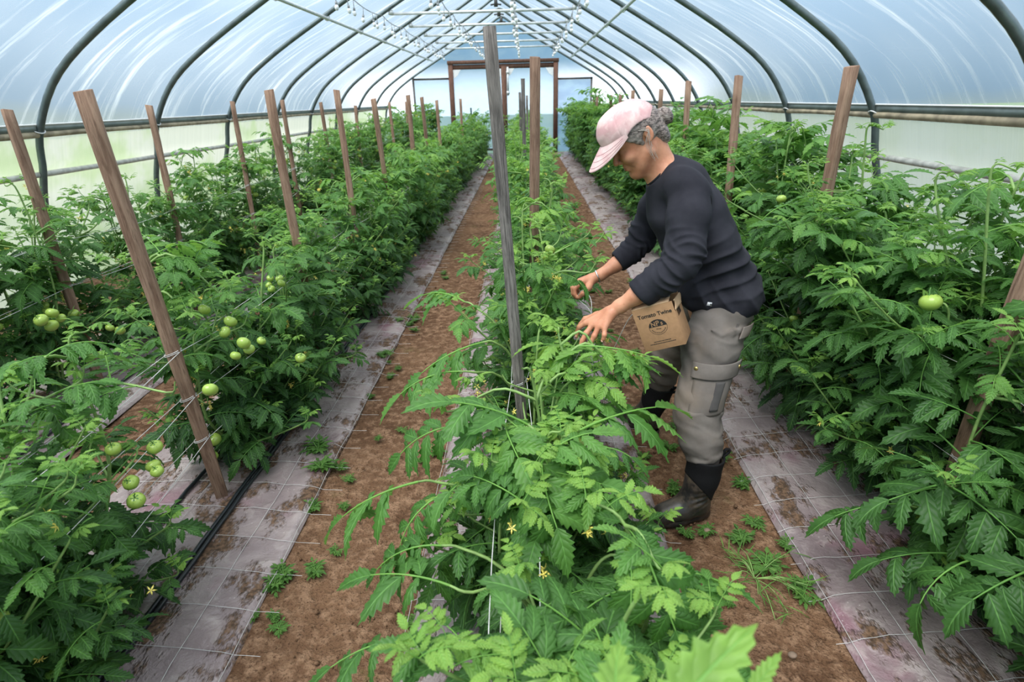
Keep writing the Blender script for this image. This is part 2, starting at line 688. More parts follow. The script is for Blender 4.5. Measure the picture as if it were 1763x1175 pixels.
def side_walls():
    prof = [p for p in HALF if p[1] <= 1.45]
    for sgn, nm, mt in ((-1, 'wall_left', M['wall_l']), (1, 'wall_right', M['wall_r'])):
        zs = np.linspace(0, 1.47, 22)
        hx = np.interp(zs, [p[1] for p in prof], [p[0] for p in prof]) + .05
        ys = np.arange(Y0, Y1 + .01, .1)
        Z, Y = np.meshgrid(zs, ys, indexing='ij')
        X = XC + sgn * (hx[:, None] + .012 * vnoise(Y * 6, Z * 2.5, 8 + sgn) + .008 * vnoise(Y * 15, Z * 4, 9) - np.where(Z > 1.07, .0, -.02))
        m = MB()
        m.grid(np.stack([X, Y, Z], -1))
        tag(m.build(nm, mt), kind='structure')
        # hip rail, pale lip on top of it
        x = XC + sgn * 3.66
        m = MB()
        m.box((x, (Y0 + Y1) / 2, 1.455), (.03, Y1 - Y0, .055))
        rl = m.build('trim_1' if sgn < 0 else 'trim_2', M['rail'], smooth=False)
        tag(rl, kind='structure')
        m = MB()
        m.box((x - sgn * .004, (Y0 + Y1) / 2, 1.487), (.045, Y1 - Y0, .010))
        m.build('lip', M['white'], rl, smooth=False)
        # stained loose edge of the film hanging below the rail
        ys = np.arange(Y0, Y1 + .01, .06)
        m = MB()
        rows = []
        for k in range(5):
            f = k / 4
            dz = (.045 + .022 * vnoise(ys * 1.9, ys * 0, 12 + sgn)) * f
            rows.append(np.stack([x - sgn * (.012 + .015 * math.sin(f * PI)) + .004 * vnoise(ys * 9, ys * 0 + f * 3, 3), ys, 1.43 - dz], -1))
        m.grid(np.array(rows))
        m.build('loose_film_edge', M['brownfilm'], rl)
        # rolled curtain pipe
        m = MB()
        ys = np.arange(Y0, Y1, .12)
        zp = 1.06 + .006 * vnoise(ys * 2, ys * 0, 3)
        m.tube(np.stack([np.full_like(ys, XC + sgn * 3.77), ys, zp], -1), .026 + .003 * vnoise(ys * 9, ys * 0, 8), 10)
        side = 'left' if sgn < 0 else 'right'
        tag(m.build('curtain_roll_pipe', M['pipe']), 'long pale roll of curtain along the %s side wall below the rail' % side, 'pipe')


side_walls()


def poly_face(pts, name, mat, parent=None, thick=0):
    bm = bmesh.new()
    vs = [bm.verts.new(p) for p in pts]
    bm.faces.new(vs)
    me = bpy.data.meshes.new(name)
    bm.to_mesh(me)
    bm.free()
    o = link(name, me, mat, parent, False)
    if thick:
        s = o.modifiers.new('solid', 'SOLIDIFY')
        s.thickness = thick
        s.offset = 0
    return o


def end_walls():
    P = arch_pts(60, .02)
    for nm, y in (('wall_back', Y1 + .03), ('wall_front', Y0 - .02)):
        pts = [(p[0], y, p[2]) for p in P]
        tag(poly_face(pts, nm, M['end']), kind='structure')
    y = Y1 - .03

    def bars(name, items, mat, parent=None):
        m = MB()
        for c, sz in items:
            m.box(c, sz)
        return m.build(name, mat, parent, False)
    f = bars('trim_3', [((-2.27, y, 1.32), (.14, .12, 2.64)), ((.95, y, 1.32), (.14, .12, 2.64)), ((-.64, y, 1.28), (.16, .09, 2.5)), ((-.66, y, 2.66), (3.4, .14, .10)), ((-.66, y, 2.53), (3.2, .06, .13))], M['woodpost'])
    tag(f, kind='structure')
    f = bars('trim_4', [((-2.86, y, 2.22), (1.14, .05, .055)), ((-3.45, y, 1.15), (.055, .05, 2.3)), ((1.52, y, 2.14), (1.1, .05, .055)), ((2.05, y, 1.08), (.055, .05, 2.16))], M['darkmetal'])
    tag(f, kind='structure')
    for i, (a, b) in enumerate(((-2.2, -.72), (-.56, .88))):
        d = poly_face([(a, y + .02, .1), (b, y + .02, .1), (b, y + .02, 2.47), (a, y + .02, 2.47)], 'door_%d' % (i + 1), M['door'], None, .02)
        tag(d, kind='structure')
        bars('bottom_rail', [(((a + b) / 2, y - .02, .12), (b - a, .05, .06))], M['darkmetal'], d)
        for c, s in ((a, 1), (b, -1)):
            poly_face([(c, y - .03, 2.46), (c + s * .24, y - .03, 2.46), (c + s * .14, y - .03, 2.30), (c + s * .02, y - .03, 2.22)], 'corner_plate', M['white'], d, .01)
    m = MB()
    m.tube([(-.52, y - .1, 2.5), (-.52, y - .1, 1.7)], .03, 8)
    m.box((-.52, y - .1, 2.35), (.09, .06, .09))
    m.box((-.52, y - .1, 1.78), (.09, .06, .09))
    m.build('latch_bar', M['galv'], bpy.data.objects['door_2'])
    for i, (a, b, z) in enumerate(((-3.42, -2.34, 2.19), (1.02, 2.02, 2.11))):
        tag(poly_face([(a, y + .03, .02), (b, y + .03, .02), (b, y + .03, z), (a, y + .03, z)], 'window_%d' % (i + 1), M['door'] if i == 0 else M['sidepan'], None, .01), kind='structure')


end_walls()


def frame():
    order = ['nearest', 'second', 'third', 'fourth', 'fifth', 'sixth', 'seventh', 'eighth', 'ninth']
    A = arch_pts(100)
    vis = 0
    for y in HY + [Y1 - .1]:
        P = A.copy()
        P[:, 1] = y
        root = empty('greenhouse_hoop', (XC, y, 0), group='steel hoops holding up the roof film', cat='hoop')
        m = MB()
        m.tube(P - np.array([XC, y, 0]), .030, 12)
        m.build('arch_tube', M['hoop'], root)
        if 2 < y < Y1 - 1:
            lab = 'grey steel arch hoop of the greenhouse, %s one from the camera' % order[vis]
            vis += 1
        elif y >= Y1 - 1:
            lab = 'grey steel arch hoop standing against the far end wall'
        else:
            lab = 'grey steel arch hoop cut by the right and left picture edges' if y > 2 else 'grey steel arch hoop behind the photographer, %s backwards' % order[int((3.55 - y) / 1.75 + .5) - 1]
        root['label'] = lab
        for s in (-1, 1):
            m = MB()
            x = s * 3.655
            m.tube([(x + .045 * math.cos(a), .045 * math.sin(a) * 1.2, 1.425 + .012 * math.sin(2 * a + s)) for a in np.linspace(0, 2 * PI, 14)], .005, 6)
            m.build('wire_tie', M['white'], root)
        if y > 2:
            m = MB()
            m.tube([(0, 0, 3.66), (0, 0, 3.86)], [.05, .035], 8)
            m.tube([(-.13, 0, 3.70), (0, 0, 3.72), (.13, 0, 3.70)], .02, 6)
            m.build('apex_bracket', M['darkmetal'], root)
    for s, side in ((-1, 'left'), (1, 'right')):
        x = XC + s * 2.0
        root = empty('purlin', (x, 0, 2.665), 'long galvanised pipe running lengthwise under the hoops on the %s roof slope' % side, 'pipe')
        m = MB()
        m.tube([(0, Y0, 0), (0, Y1 - 1.0, 0)], .021, 10)
        m.build('tube', M['galv'], root)
        for y in HY[3:]:
            m = MB()
            m.tube([(s * .01 + .035 * math.cos(a), y + .01, .02 + .045 * math.sin(a)) for a in np.linspace(0, 2 * PI, 12)], .008, 6)
            m.build('clamp', M['white'], root)
    for k in range(3, 8):
        y = 5.3 + 1.75 * k
        root = empty('tie_bar', (XC, y, 2.92), 'horizontal galvanised tie bar across the hoops, %s from the camera' % order[k - 3], 'bar', 'tie bars under the ridge')
        m = MB()
        m.tube([(-1.50, .03, 0), (1.47, .03, 0)], .022, 10)
        m.build('tube', M['galv'], root)
        for s in (-1, 1):
            m = MB()
            m.box((s * 1.49, .02, .02), (.07, .05, .07))
            m.build('end_bracket', M['galv'], root)


frame()


def string_lights():
    for i, (x, lab) in enumerate(((-2.3, 'string of hanging clear bulbs under the left roof slope'), (-1.15, 'string of hanging clear bulbs left of the tall grey stake top'),
                                  (-.15, 'string of hanging clear bulbs down the middle above the ridge line of stakes'), (.8, 'string of hanging clear bulbs at the right ends of the tie bars'))):
        root = empty('string_light', (x, 0, 2.9), lab, 'string lights', 'strings of bulbs hanging under the tie bars')
        ys = np.arange(7.5, 18.6, .12)
        z = -.05 * np.abs(np.sin(PI * (ys - 5.3) / 1.75)) + .0
        m = MB()
        m.tube(np.stack([.03 * vnoise(ys * 2, ys * 0, i), ys, z], -1), .006, 5)
        m.build('cable', M['cord'], root)
        base = None
        for j, y in enumerate(np.arange(8.0 + .1 * i, 18.3, .44 if i != 2 else .38)):
            zz = -.05 * abs(math.sin(PI * (y - 5.3) / 1.75))
            if base is None:
                m = MB()
                m.sphere((0, 0, -.165), .027, 10, 8, (1, 1, 1.3))
                base = m.build('bulb', M['bulb'], root)
                mc = MB()
                mc.tube([(0, 0, 0), (0, 0, -.12)], .005, 5)
                mc.tube([(0, 0, -.10), (0, 0, -.14)], .016, 8)
                bs = mc.build('socket', M['cord'], base)
                base.location = (0, y, zz)
            else:
                b = base.copy()
                COL.objects.link(b)
                b.parent = root
                b.location = (.02 * math.sin(j * 2.1), y, zz)
                b.rotation_euler = (.12 * math.sin(j * 1.7), .1 * math.cos(j * 2.3), 0)
                c = bs.copy()
                COL.objects.link(c)
                c.parent = b


string_lights()

# ------------------------------------------------------------------ beds: mulch sheets, nets, hoses
STRIPS = {'far_left': (-3.30, -2.33), 'left': (-1.87, -.94), 'centre': (-.41, .525), 'right': (.99, 1.95)}


def zm(x, y, e0, e1, seed):
    """height of the mulch sheet"""
    c = (x - e0) / (e1 - e0)
    return .016 + .020 * np.sin(PI * np.clip(c, 0, 1)) ** .7 + .010 * vnoise(x * 9, y * 7, seed) + .007 * vnoise(x * 26, y * 20, seed + 1) + .007 * np.abs(vnoise(x * 40 + y * 9, y * 6, seed + 2)) + .003 * vnoise(x * 70, y * 60, seed + 3)


def beds():
    names = {'far_left': 'by the left wall', 'left': 'in the left row', 'centre': 'under the centre row', 'right': 'in the right row behind the worker'}
    for i, (k, (e0, e1)) in enumerate(STRIPS.items()):
        xs = np.linspace(0, 1, 56)
        ys = np.concatenate([np.arange(-.6, 4.5, .022), np.arange(4.5, 18.9, .09)])
        T, Y = np.meshgrid(xs, ys, indexing='ij')
        L0 = e0 + .012 * vnoise(Y[0] * 1.3, Y[0] * 0, 20 + i) + .012 * vnoise(Y[0] * 11, Y[0] * 0, 5)
        L1 = e1 + .012 * vnoise(Y[0] * 1.2, Y[0] * 0, 30 + i) + .012 * vnoise(Y[0] * 10, Y[0] * 0, 6)
        X = L0[None] + T * (L1 - L0)[None]
        Z = zm(X, Y, e0, e1, 40 + i)
        Z = np.where((T < .001) | (T > .999), -.004, Z)
        m = MB()
        m.grid(np.stack([X, Y, Z], -1))
        o = m.build('plastic_mulch_sheet', M['mulch'])
        tag(o, 'muddy purplish plastic mulch sheet laid on the soil %s' % names[k], 'mulch sheet', 'plastic mulch sheets under the tomato rows')
        # net lying on it
        rr = random.Random(60 + i)
        m = MB()
        s = .165
        r_ = .00095
        cols = np.arange(e0 + (.0 if k != 'right' else .005), e1 + .02, s)
        if k in ('left', 'far_left'):
            cols = e1 + .005 - np.arange(0, 6) * s
        for j, cx in enumerate(cols):
            yy = np.arange(-.3, 12, .055)
            xx = cx + .006 * vnoise(yy * 5, yy * 0 + j, 3)
            m.tube(np.stack([xx, yy, zm(xx, yy, e0, e1, 40 + i) + .006], -1), r_ * 1.1, 4, False)
        for q in np.arange(-.2, 12, s):
            a, b = e0 - .01, e1 + .01
            if k in ('left',):
                b += rr.uniform(.07, .11)
            if k == 'centre':
                a -= rr.uniform(.0, .03)
                b += rr.uniform(.02, .1)
            if k == 'right':
                a -= rr.uniform(.0, .05)
            xx = np.linspace(a, b, 26)
            sk = -.05 if k in ('left', 'far_left', 'centre') else .07
            yy = q + sk * (xx - e0) / (e1 - e0) + .008 * vnoise(xx * 12, xx * 0 + q * 3, 7)
            zz = np.where((xx > e0) & (xx < e1), zm(xx, yy, e0, e1, 40 + i) + .006, .012 + .01 * vnoise(xx * 20, xx * 0 + q, 2))
            m.tube(np.stack([xx, yy, zz], -1), r_, 4, False)
        o = m.build('trellis_net', M['net'])
        tag(o, 'thin white mesh net lying on the mulch sheet %s' % names[k], 'net', 'nets lying on the mulch sheets')
    hoses = [(-1.275, .03, 'pair of black drip hoses on the mulch right of the left tomato row'), (-1.50, .02, 'black drip hose on the mulch under the left tomato row'), (.215, .02, 'black drip hose along the right side of the centre row'),
             (-2.52, .02, 'black drip hose on the mulch of the far left row'), (1.60, .02, 'black drip hose on the mulch under the right row')]
    for i, (x, a, lab) in enumerate(hoses):
        root = empty('drip_hose', (x, 0, 0), lab, 'hose', 'black drip hoses along the rows')
        ys = np.arange(-.4, 18.5, .1)
        e = min(STRIPS.values(), key=lambda q: abs((q[0] + q[1]) / 2 - x))
        ii = list(STRIPS.values()).index(e)
        for j in range(2 if i == 0 else 1):
            m = MB()
            xx = x + j * .021 + a * vnoise(ys * .9, ys * 0 + (0 if j == 0 else .15), 50 + i)
            m.tube(np.stack([xx - x, ys, zm(xx, ys, e[0], e[1], 40 + ii) + .012], -1), .0085, 8)
            m.build('hose_line', M['hose'], root)


beds()

# ------------------------------------------------------------------ stakes and twine
ORD = ['first', 'second', 'third', 'fourth', 'fifth', 'sixth', 'seventh', 'eighth', 'ninth', 'tenth']
# top (x, y, z), foot (x, y), width, material, rotation about own axis
ST = {
    'A': [((-2.76, 3.21, 1.61), (-2.69, 3.13), .046, .3), ((-2.76, 4.46, 1.62), (-2.75, 4.38), .042, .2), ((-2.76, 5.77, 1.64), (-2.73, 5.62), .04, .1), ((-2.75, 6.93, 1.65), (-2.75, 6.94), .04, 0),
          ((-2.75, 8.24, 1.62), (-2.75, 8.33), .04, 0), ((-2.75, 9.92, 1.56), (-2.75, 9.8), .045, 0), ((-2.75, 12.46, 1.6), (-2.75, 12.5), .05, 0), ((-2.75, 14.19, 1.6), (-2.75, 14.1), .05, 0)],
    'B': [((-1.36, 1.89, 1.655), (-1.345, 2.0), .047, .62), ((-1.36, 3.28, 1.675), (-1.36, 3.32), .046, .3), ((-1.36, 4.47, 1.69), (-1.36, 4.45), .043, .25), ((-1.36, 5.5, 1.63), (-1.36, 5.85), .04, 0),
          ((-1.36, 7.17, 1.67), (-1.36, 7.2), .046, 0), ((-1.36, 8.13, 1.65), (-1.36, 8.4), .044, 0), ((-1.36, 9.5, 1.61), (-1.36, 9.6), .044, 0), ((-1.36, 12.97, 1.63), (-1.36, 12.9), .05, 0), ((-1.36, 15.4, 1.42), (-1.36, 15.4), .05, 0)],
    'C': [((-.106, 1.95, 1.80), (.0, 1.95), .044, .08), ((.053, 3.25, 1.796), (.03, 3.25), .046, .35), ((-.02, 6.5, 1.79), (-.005, 6.5), .045, 0), ((-.079, 9.5, 1.69), (-.06, 9.5), .045, 0), ((.032, 11., 1.65), (.04, 11.), .045, 0)],
    'D': [((1.50, 1.66, 1.72), (1.46, 1.66), .046, .3), ((1.46, 2.85, 1.70), (1.46, 2.88), .046, .45), ((1.46, 4.31, 1.71), (1.46, 4.15), .044, .4), ((1.46, 5.6, 1.71), (1.46, 5.4), .042, .2), ((1.46, 6.69, 1.66), (1.46, 6.65), .042, 0),
          ((1.46, 8.44, 1.67), (1.46, 8.4), .044, 0), ((1.46, 9.54, 1.62), (1.46, 9.5), .044, 0), ((1.46, 10.56, 1.62), (1.46, 10.5), .044, 0), ((1.46, 12.59, 1.6), (1.46, 12.6), .046, 0), ((1.46, 13.1, 1.56), (1.46, 13.1), .046, 0)],
}
ROWNAME = {'A': 'row by the left wall', 'B': 'left row', 'C': 'centre row', 'D': 'right row'}


def stakes():
    for row, L in ST.items():
        for i, (top, ft, w, rot) in enumerate(L):
            top = Vector(top)
            foot = Vector((ft[0], ft[1], -.06))
            d = top - foot
            h = d.length
            root_loc = foot
            mat = M['wood']
            kind = 'reddish brown square wooden stake'
            if row == 'C' and i != 1:
                mat, kind = M['woodgrey'], 'weathered grey wooden stake'
            if row == 'B' and i == 8:
                mat, kind = M['greenmetal'], 'thin dark green metal post'
            if row == 'C' and i == 0:
                lab = 'tall weathered grey wooden stake rising in the middle foreground'
            elif row == 'C' and i == 1:
                lab = 'brown wooden stake just behind the tall grey stake in centre row'
            else:
                lab = '%s, %s from the camera in the %s' % (kind, ORD[i], ROWNAME[row])
            m = MB()
            n = 14
            G = []
            rr = np.random.RandomState(i * 7 + ord(row))
            for t in np.linspace(0, 1, n):
                a = .0035 * math.sin(t * 5 + i)
                hw = w / 2 * (1 + .03 * rr.randn())
                k = .8 if kind.startswith('thin') else 1
                pts = []
                for sx, sy in ((-1, -1), (1, -1), (1, 1), (-1, 1)):
                    pts.append((sx * hw * k + a + .0006 * rr.randn(), sy * hw * k * .9 + .0006 * rr.randn(), t * h + (.003 * sx if t == 1 else 0)))
                G.append(pts)
            G = np.array(G)
            V = G.reshape(-1, 3)
            F = []
            for q in range(n - 1):
                for j in range(4):
                    F.append((q * 4 + j, q * 4 + (j + 1) % 4, q * 4 + 4 + (j + 1) % 4, q * 4 + 4 + j))
            F.append((n * 4 - 4, n * 4 - 3, n * 4 - 2, n * 4 - 1))
            F.append((3, 2, 1, 0))
            m.add(V, F)
            o = m.build('garden_stake', mat, None, False)
            bevel(o, .002, 1)
            q = d.to_track_quat('Z', 'Y').to_matrix().to_4x4() @ Matrix.Rotation(rot, 4, 'Z')
            q.translation = foot
            o.matrix_world = q
            tag(o, lab, 'stake', 'stakes of the %s' % ROWNAME[row])


stakes()


def at_h(s, z):
    top, ft = s[0], s[1]
    t = (z + .06) / (top[2] + .06)
    return np.array([ft[0] + (top[0] - ft[0]) * t, ft[1] + (top[1] - ft[1]) * t, z])


def twine():
    hs = {'A': (.35, .62, .88), 'B': (.34, .52, .72), 'C': (.36, .58), 'D': (.45, .75)}
    rr = random.Random(9)
    for row, L in ST.items():
        for j, z in enumerate(hs[row]):
            m = MB()
            for side in (-1, 1):
                pts = []
                prev = None
                for i, s in enumerate(L[:8]):
                    p = at_h(s, z + .02 * math.sin(i * 2 + j)) + np.array([side * (s[2] * .62 + .002), 0, side * .008])
                    if i == 0:
                        q = p.copy()
                        q[1] = .35
                        q[2] -= .03
                        pts.append(q)
                    pts.append(p)
                P = []
                for a, b in zip(pts[:-1], pts[1:]):
                    for t in np.linspace(0, 1, 10)[:-1]:
                        g = a + (b - a) * t
                        g[2] -= .018 * math.sin(PI * t)
                        g[0] += side * .03 * math.sin(PI * t)
                        P.append(g)
                P.append(pts[-1])
                m.tube(P, .0013, 5, False)
            for i, s in enumerate(L[:8]):     # wraps round each stake
                c = at_h(s, z + .02 * math.sin(i * 2 + j))
                r = s[2] * .66
                for w in range(2):
                    m.tube([c + np.array([r * math.cos(a), r * math.sin(a), .006 * w + .010 * math.cos(a)]) for a in np.linspace(0, 2 * PI, 13)], .0014, 4, False)
            o = m.build('trellis_twine', M['twine'])
            lv = ['lowest', 'middle', 'upper'][j] if len(hs[row]) == 3 else ['lower', 'upper'][j]
            tag(o, '%s white twine pair tied from stake to stake along the %s' % (lv, ROWNAME[row]), 'twine', 'white support twines between the stakes')


twine()
# ------------------------------------------------------------------ tomato plants


def rotm(axis, a):
    c, s = math.cos(a), math.sin(a)
    if axis == 'x':
        return np.array([[1, 0, 0], [0, c, -s], [0, s, c]])
    if axis == 'y':
        return np.array([[c, 0, s], [0, 1, 0], [-s, 0, c]])
    return np.array([[c, -s, 0], [s, c, 0], [0, 0, 1]])


def leaflet(L, w, teeth, cols, rs, droop=.5, fold=.25, curl=.0):
    n = teeth * 2 + 1
    vv = np.array([-1, -.5, 0, .5, 1.]) if cols == 5 else np.array([-1, 0, 1.])
    V, UV = [], []
    th = 0.
    x = z = 0.
    step = L / (n)
    rg = {-1: rs.uniform(.84, 1.12, n + 1), 1: rs.uniform(.84, 1.12, n + 1)}
    for i in range(n + 1):
        u = i / n
        prof = (max(u, .004) ** .58) * (max(1 - u, 0) ** .98) / .47
        tipi = i % 2 == 1
        jag = 1.17 if tipi else .79
        if teeth <= 2:
            jag = 1.05
        if i in (0, n):
            jag = .2 if i == n else .6
        wl = w * .5 * prof * jag
        for v in vv:
            jj = wl * rg[int(v)][i] if abs(v) == 1 else w * .5 * prof * .5
            fx = x + (.45 * step if (tipi and abs(v) == 1) else 0)
            zz = abs(v) * jj * fold + (.10 * w * prof if abs(v) == .5 else 0) * (1 if tipi else .4) - curl * (jj * abs(v)) ** 2 * 20
            # local frame bent down by th
            V.append((fx - math.sin(-th) * 0, v * jj if abs(v) == 1 else math.copysign(jj, v) if v else 0., z + zz))
            UV.append((u, v))
        th = droop * u
        x += step * math.cos(th)
        z -= step * math.sin(th)
    V = np.array(V)
    V[:, 1] += .06 * w * rs.randn() * (V[:, 0] / L) ** 2 * 4
    c = len(vv)
    F = []
    for i in range(n):
        for j in range(c - 1):
            F.append((i * c + j, (i + 1) * c + j, (i + 1) * c + j + 1, i * c + j + 1))
    return V, np.array(F), np.array(UV)


def compound(seed, lod):
    """tomato leaf of unit length along +x: returns V,F,UV,tone offset"""
    rs = np.random.RandomState(seed)
    Vs, Fs, Us, Ts = [], [], [], []
    n = 0
    curv = rs.uniform(.35, 1.15)
    side = rs.uniform(-.25, .25)
    m = 9 if lod == 0 else 5
    P = [np.zeros(3)]
    for i in range(m - 1):
        t = i / (m - 1)
        a = curv * t
        P.append(P[-1] + np.array([math.cos(a) * math.cos(side * t), math.cos(a) * math.sin(side * t), -math.sin(a)]) / (m - 1) * .72)
    P = np.array(P)

    def at(t):
        q = t * (m - 1)
        i = min(int(q), m - 2)
        return P[i] + (P[i + 1] - P[i]) * (q - i), curv * t, side * t

    def put(V, F, U, T):
        nonlocal n
        Vs.append(V)
        Fs.append(F + n)
        Us.append(U)
        Ts.append(np.full(len(V), T))
        n += len(V)
    b = MB()
    b.tube(P, np.linspace(.0115, .005, m), 5 if lod == 0 else 3, False)
    V = np.vstack(b.V)
    put(V, np.vstack(b.F), np.tile([[.5, 0.0]], (len(V), 1)), .5)
    teeth, cols = ((6, 5), (4, 3), (2, 3))[lod]
    ts = (.34, .56, .80) if lod == 2 or rs.rand() < .6 else (.28, .47, .65, .84)
    for k, t in enumerate(ts):
        for s in (-1, 1):
            p, a, sd = at(min(1, t + rs.uniform(-.02, .02)))
            big = (.38, .42, .40, .34)[k] if len(ts) == 4 else (.42, .46, .40)[k]
            L = big * rs.uniform(.82, 1.12)
            w = L * rs.uniform(.46, .58)
            V, F, U = leaflet(L, w, teeth, cols, rs, rs.uniform(.3, 1.1), rs.uniform(.05, .5), rs.uniform(0, .5))
            V[:, 0] += .05 * L
            R = rotm('z', sd) @ rotm('y', a) @ rotm('z', s * rs.uniform(.75, 1.15)) @ rotm('y', rs.uniform(0, .55)) @ rotm('x', s * rs.uniform(-.15, .35))
            V = V @ R.T + p
            put(V, F, U, rs.uniform(-.08, .08))
    if lod == 0:
        for t in (.38, .56, .74):
            for s in (-1, 1):
                if rs.rand() < .6:
                    p, a, sd = at(t)
                    L = rs.uniform(.07, .14)
                    V, F, U = leaflet(L, L * .6, 2, 3, rs, .5, .2)
                    R = rotm('z', sd) @ rotm('y', a) @ rotm('z', s * 1.3) @ rotm('y', rs.uniform(-.2, .4))
                    put(V @ R.T + p, F, U, rs.uniform(0, .15))
    p, a, sd = at(1.)
    L = rs.uniform(.36, .44)
    V, F, U = leaflet(L, L * .62, teeth + (1 if lod == 0 else 0), cols, rs, rs.uniform(.3, .8), .25)
    put(V @ (rotm('z', sd) @ rotm('y', a)).T + p, F, U, .03)
    return np.vstack(Vs), np.vstack(Fs), np.vstack(Us), np.concatenate(Ts)


LIB = [[compound(100 * l + i, l) for i in range((14, 10, 6)[l])] for l in range(3)]
CAM = np.array([0, 0, 1.6])
KEEP = []         # (a, b, r): capsules no leaf may grow into


def keep(a, b, r):
    KEEP.append((np.array(a, float), np.array(b, float), r))


def seg_dist(P, a, b):
    d = b - a
    t = np.clip(((P - a) @ d) / (d @ d + 1e-9), 0, 1)
    return np.linalg.norm(P - a - t[:, None] * d, axis=1)


class Plant:
    def __init__(s, seed, H, R, lod, tone=0., Lmax=.27, stems=3, shoots=6, lean=(0, 0), leader=.3, origin=None, floor=.0, step=.055):
        s.rs = np.random.RandomState(seed)
        s.lod, s.H, s.R = lod, H, R
        s.leaves = []
        s.stem = MB()
        s.fruit, s.flower, s.foliage_extra = [], [], []
        s.tone0 = tone
        s.origin = np.zeros(3) if origin is None else np.array(origin, float)
        rs = s.rs
        for k in range(stems):
            az = rs.uniform(0, 2 * PI) if stems > 1 else 0
            sp = R * .38
            ht = H * rs.uniform(.82, 1.0)
            lead = rs.rand() < leader
            if lead:
                ht *= 1.22
            top = np.array([math.cos(az) * sp * rs.uniform(.4, 1.2) + lean[0], math.sin(az) * sp * 1.4 + lean[1], ht])
            mid = top * np.array([.75, .75, .55]) + rs.normal(0, .03, 3)
            q = top * np.array([.3, .3, .22])
            P = spline([np.zeros(3), q, mid, top, top + np.array([rs.normal(0, .05), rs.normal(0, .05), .05])], 26)
            s.stem.tube(P, np.linspace(.0085, .0028, 26), 6 if lod == 0 else 4, False)
            s.along(P, az0=rs.uniform(0, 6), L0=Lmax, z0=.10, step=step, lead=lead, main=True)
            for j in range(shoots):
                f = rs.uniform(.12, .8)
                p = P[int(f * 25)]
                a2 = rs.uniform(0, 2 * PI)
                ln = R * rs.uniform(.55, 1.15) * (1.15 - .5 * f)
                d = np.array([math.cos(a2), math.sin(a2) * .9, 0])
                e = p + d * ln * .8 + np.array([0, 0, ln * rs.uniform(.15, .75)])
                e[2] = min(e[2], H * 1.02)
                Q = spline([p, p + d * ln * .35 + np.array([0, 0, .04]), e, e + np.array([d[0] * .03, d[1] * .03, .04])], 12)
                s.stem.tube(Q, np.linspace(.0055, .002, 12), 5 if lod == 0 else 4, False)
                s.along(Q, az0=a2, L0=Lmax * .85, z0=0, step=step * 1.05, lead=False, main=False)

    def along(s, P, az0, L0, z0, step, lead, main):
        rs = s.rs
        seg = np.linalg.norm(np.diff(P, axis=0), axis=1)
        cum = np.concatenate([[0], np.cumsum(seg)])
        n = 0
        d = step * .6
        T = cum[-1]
        while d < T:
            i = min(np.searchsorted(cum, d), len(P) - 1)
            p = P[i]
            t = d / T
            if p[2] > z0 - .02:
                az = az0 + n * 2.4 + rs.normal(0, .25)
                out = np.array([math.cos(az), math.sin(az)])
                L = L0 * (1.12 - .85 * t ** 2.2) * rs.uniform(.75, 1.15)
                if main:
                    L *= .72 + .28 * min(1, p[2] / .3)
                if lead and t > .6:
                    L *= .62
                el = .15 + .75 * t + rs.normal(0, .22)
                h = p[2] / s.H
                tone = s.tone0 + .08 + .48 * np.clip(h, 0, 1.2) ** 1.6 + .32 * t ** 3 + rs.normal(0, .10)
                s.leaves.append((p.copy(), az, el, rs.normal(0, .25), max(L, .05), tone))
                if main and .25 < t < .8 and rs.rand() < .16:
                    s.fruit.append((p.copy(), az + 1.2))
                if t > .55 and rs.rand() < .14:
                    s.flower.append((p.copy(), az + .9, t))
            n += 1
            d += step * rs.uniform(.8, 1.2) * (1.35 if lead and t > .6 else 1)
        s.leaves.append((P[-1].copy(), az0, 1.0, 0., L0 * .3, s.tone0 + .95))
        s.leaves.append((P[-1].copy(), az0 + 2.5, .9, 0., L0 * .35, s.tone0 + .9))

    def foliage(s, cull=True):
        lib = LIB[s.lod]
        Vs, Fs, Us, Ts = [], [], [], []
        n = 0
        nfree = len(s.leaves)
        for li, (p, az, el, ro, L, tone) in enumerate(s.leaves + s.foliage_extra):
            k = s.rs.randint(len(lib))
            V, F, U, T = lib[k]
            R = rotm('z', az) @ rotm('y', -el) @ rotm('x', ro)
            W = V @ R.T * L + p
            W[:, 2] = np.maximum(W[:, 2], .03 + .01 * np.sin(W[:, 0] * 60))
            if cull and KEEP and li < nfree:
                G = W[::3] + s.origin
                bad = False
                for a, b, r in KEEP:
                    if abs(G[0, 0] - a[0]) > 1.0 and abs(G[0, 0] - b[0]) > 1.0:
                        continue
                    if seg_dist(G, a, b).min() < r:
                        bad = True
                        break
                if bad:
                    continue
            Vs.append(W)
            Fs.append(F + n)
            Us.append(U)
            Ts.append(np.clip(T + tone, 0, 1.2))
            n += len(W)
        return npmesh('foliage', np.vstack(Vs), np.vstack(Fs), np.vstack(Us), np.concatenate(Ts))


def tomato_mesh(seed):
    rs = np.random.RandomState(seed)
    k, m = 18, 12
    th = np.linspace(0, PI, m)
    ph = np.arange(k + 1) * 2 * PI / k
    r = 1 - .16 * np.exp(-(th / .35) ** 2)[:, None] + .025 * np.cos(5 * ph + rs.uniform(0, 6))[None] * np.sin(th)[:, None]
    G = np.stack([np.sin(th)[:, None] * np.cos(ph) * r, np.sin(th)[:, None] * np.sin(ph) * r, np.cos(th)[:, None] * r * .84], -1)
    b = MB()
    b.grid(G)
    me = npmesh('tomato', np.vstack(b.V), np.vstack(b.F))
    me.materials.append(M['tomato'])
    return me


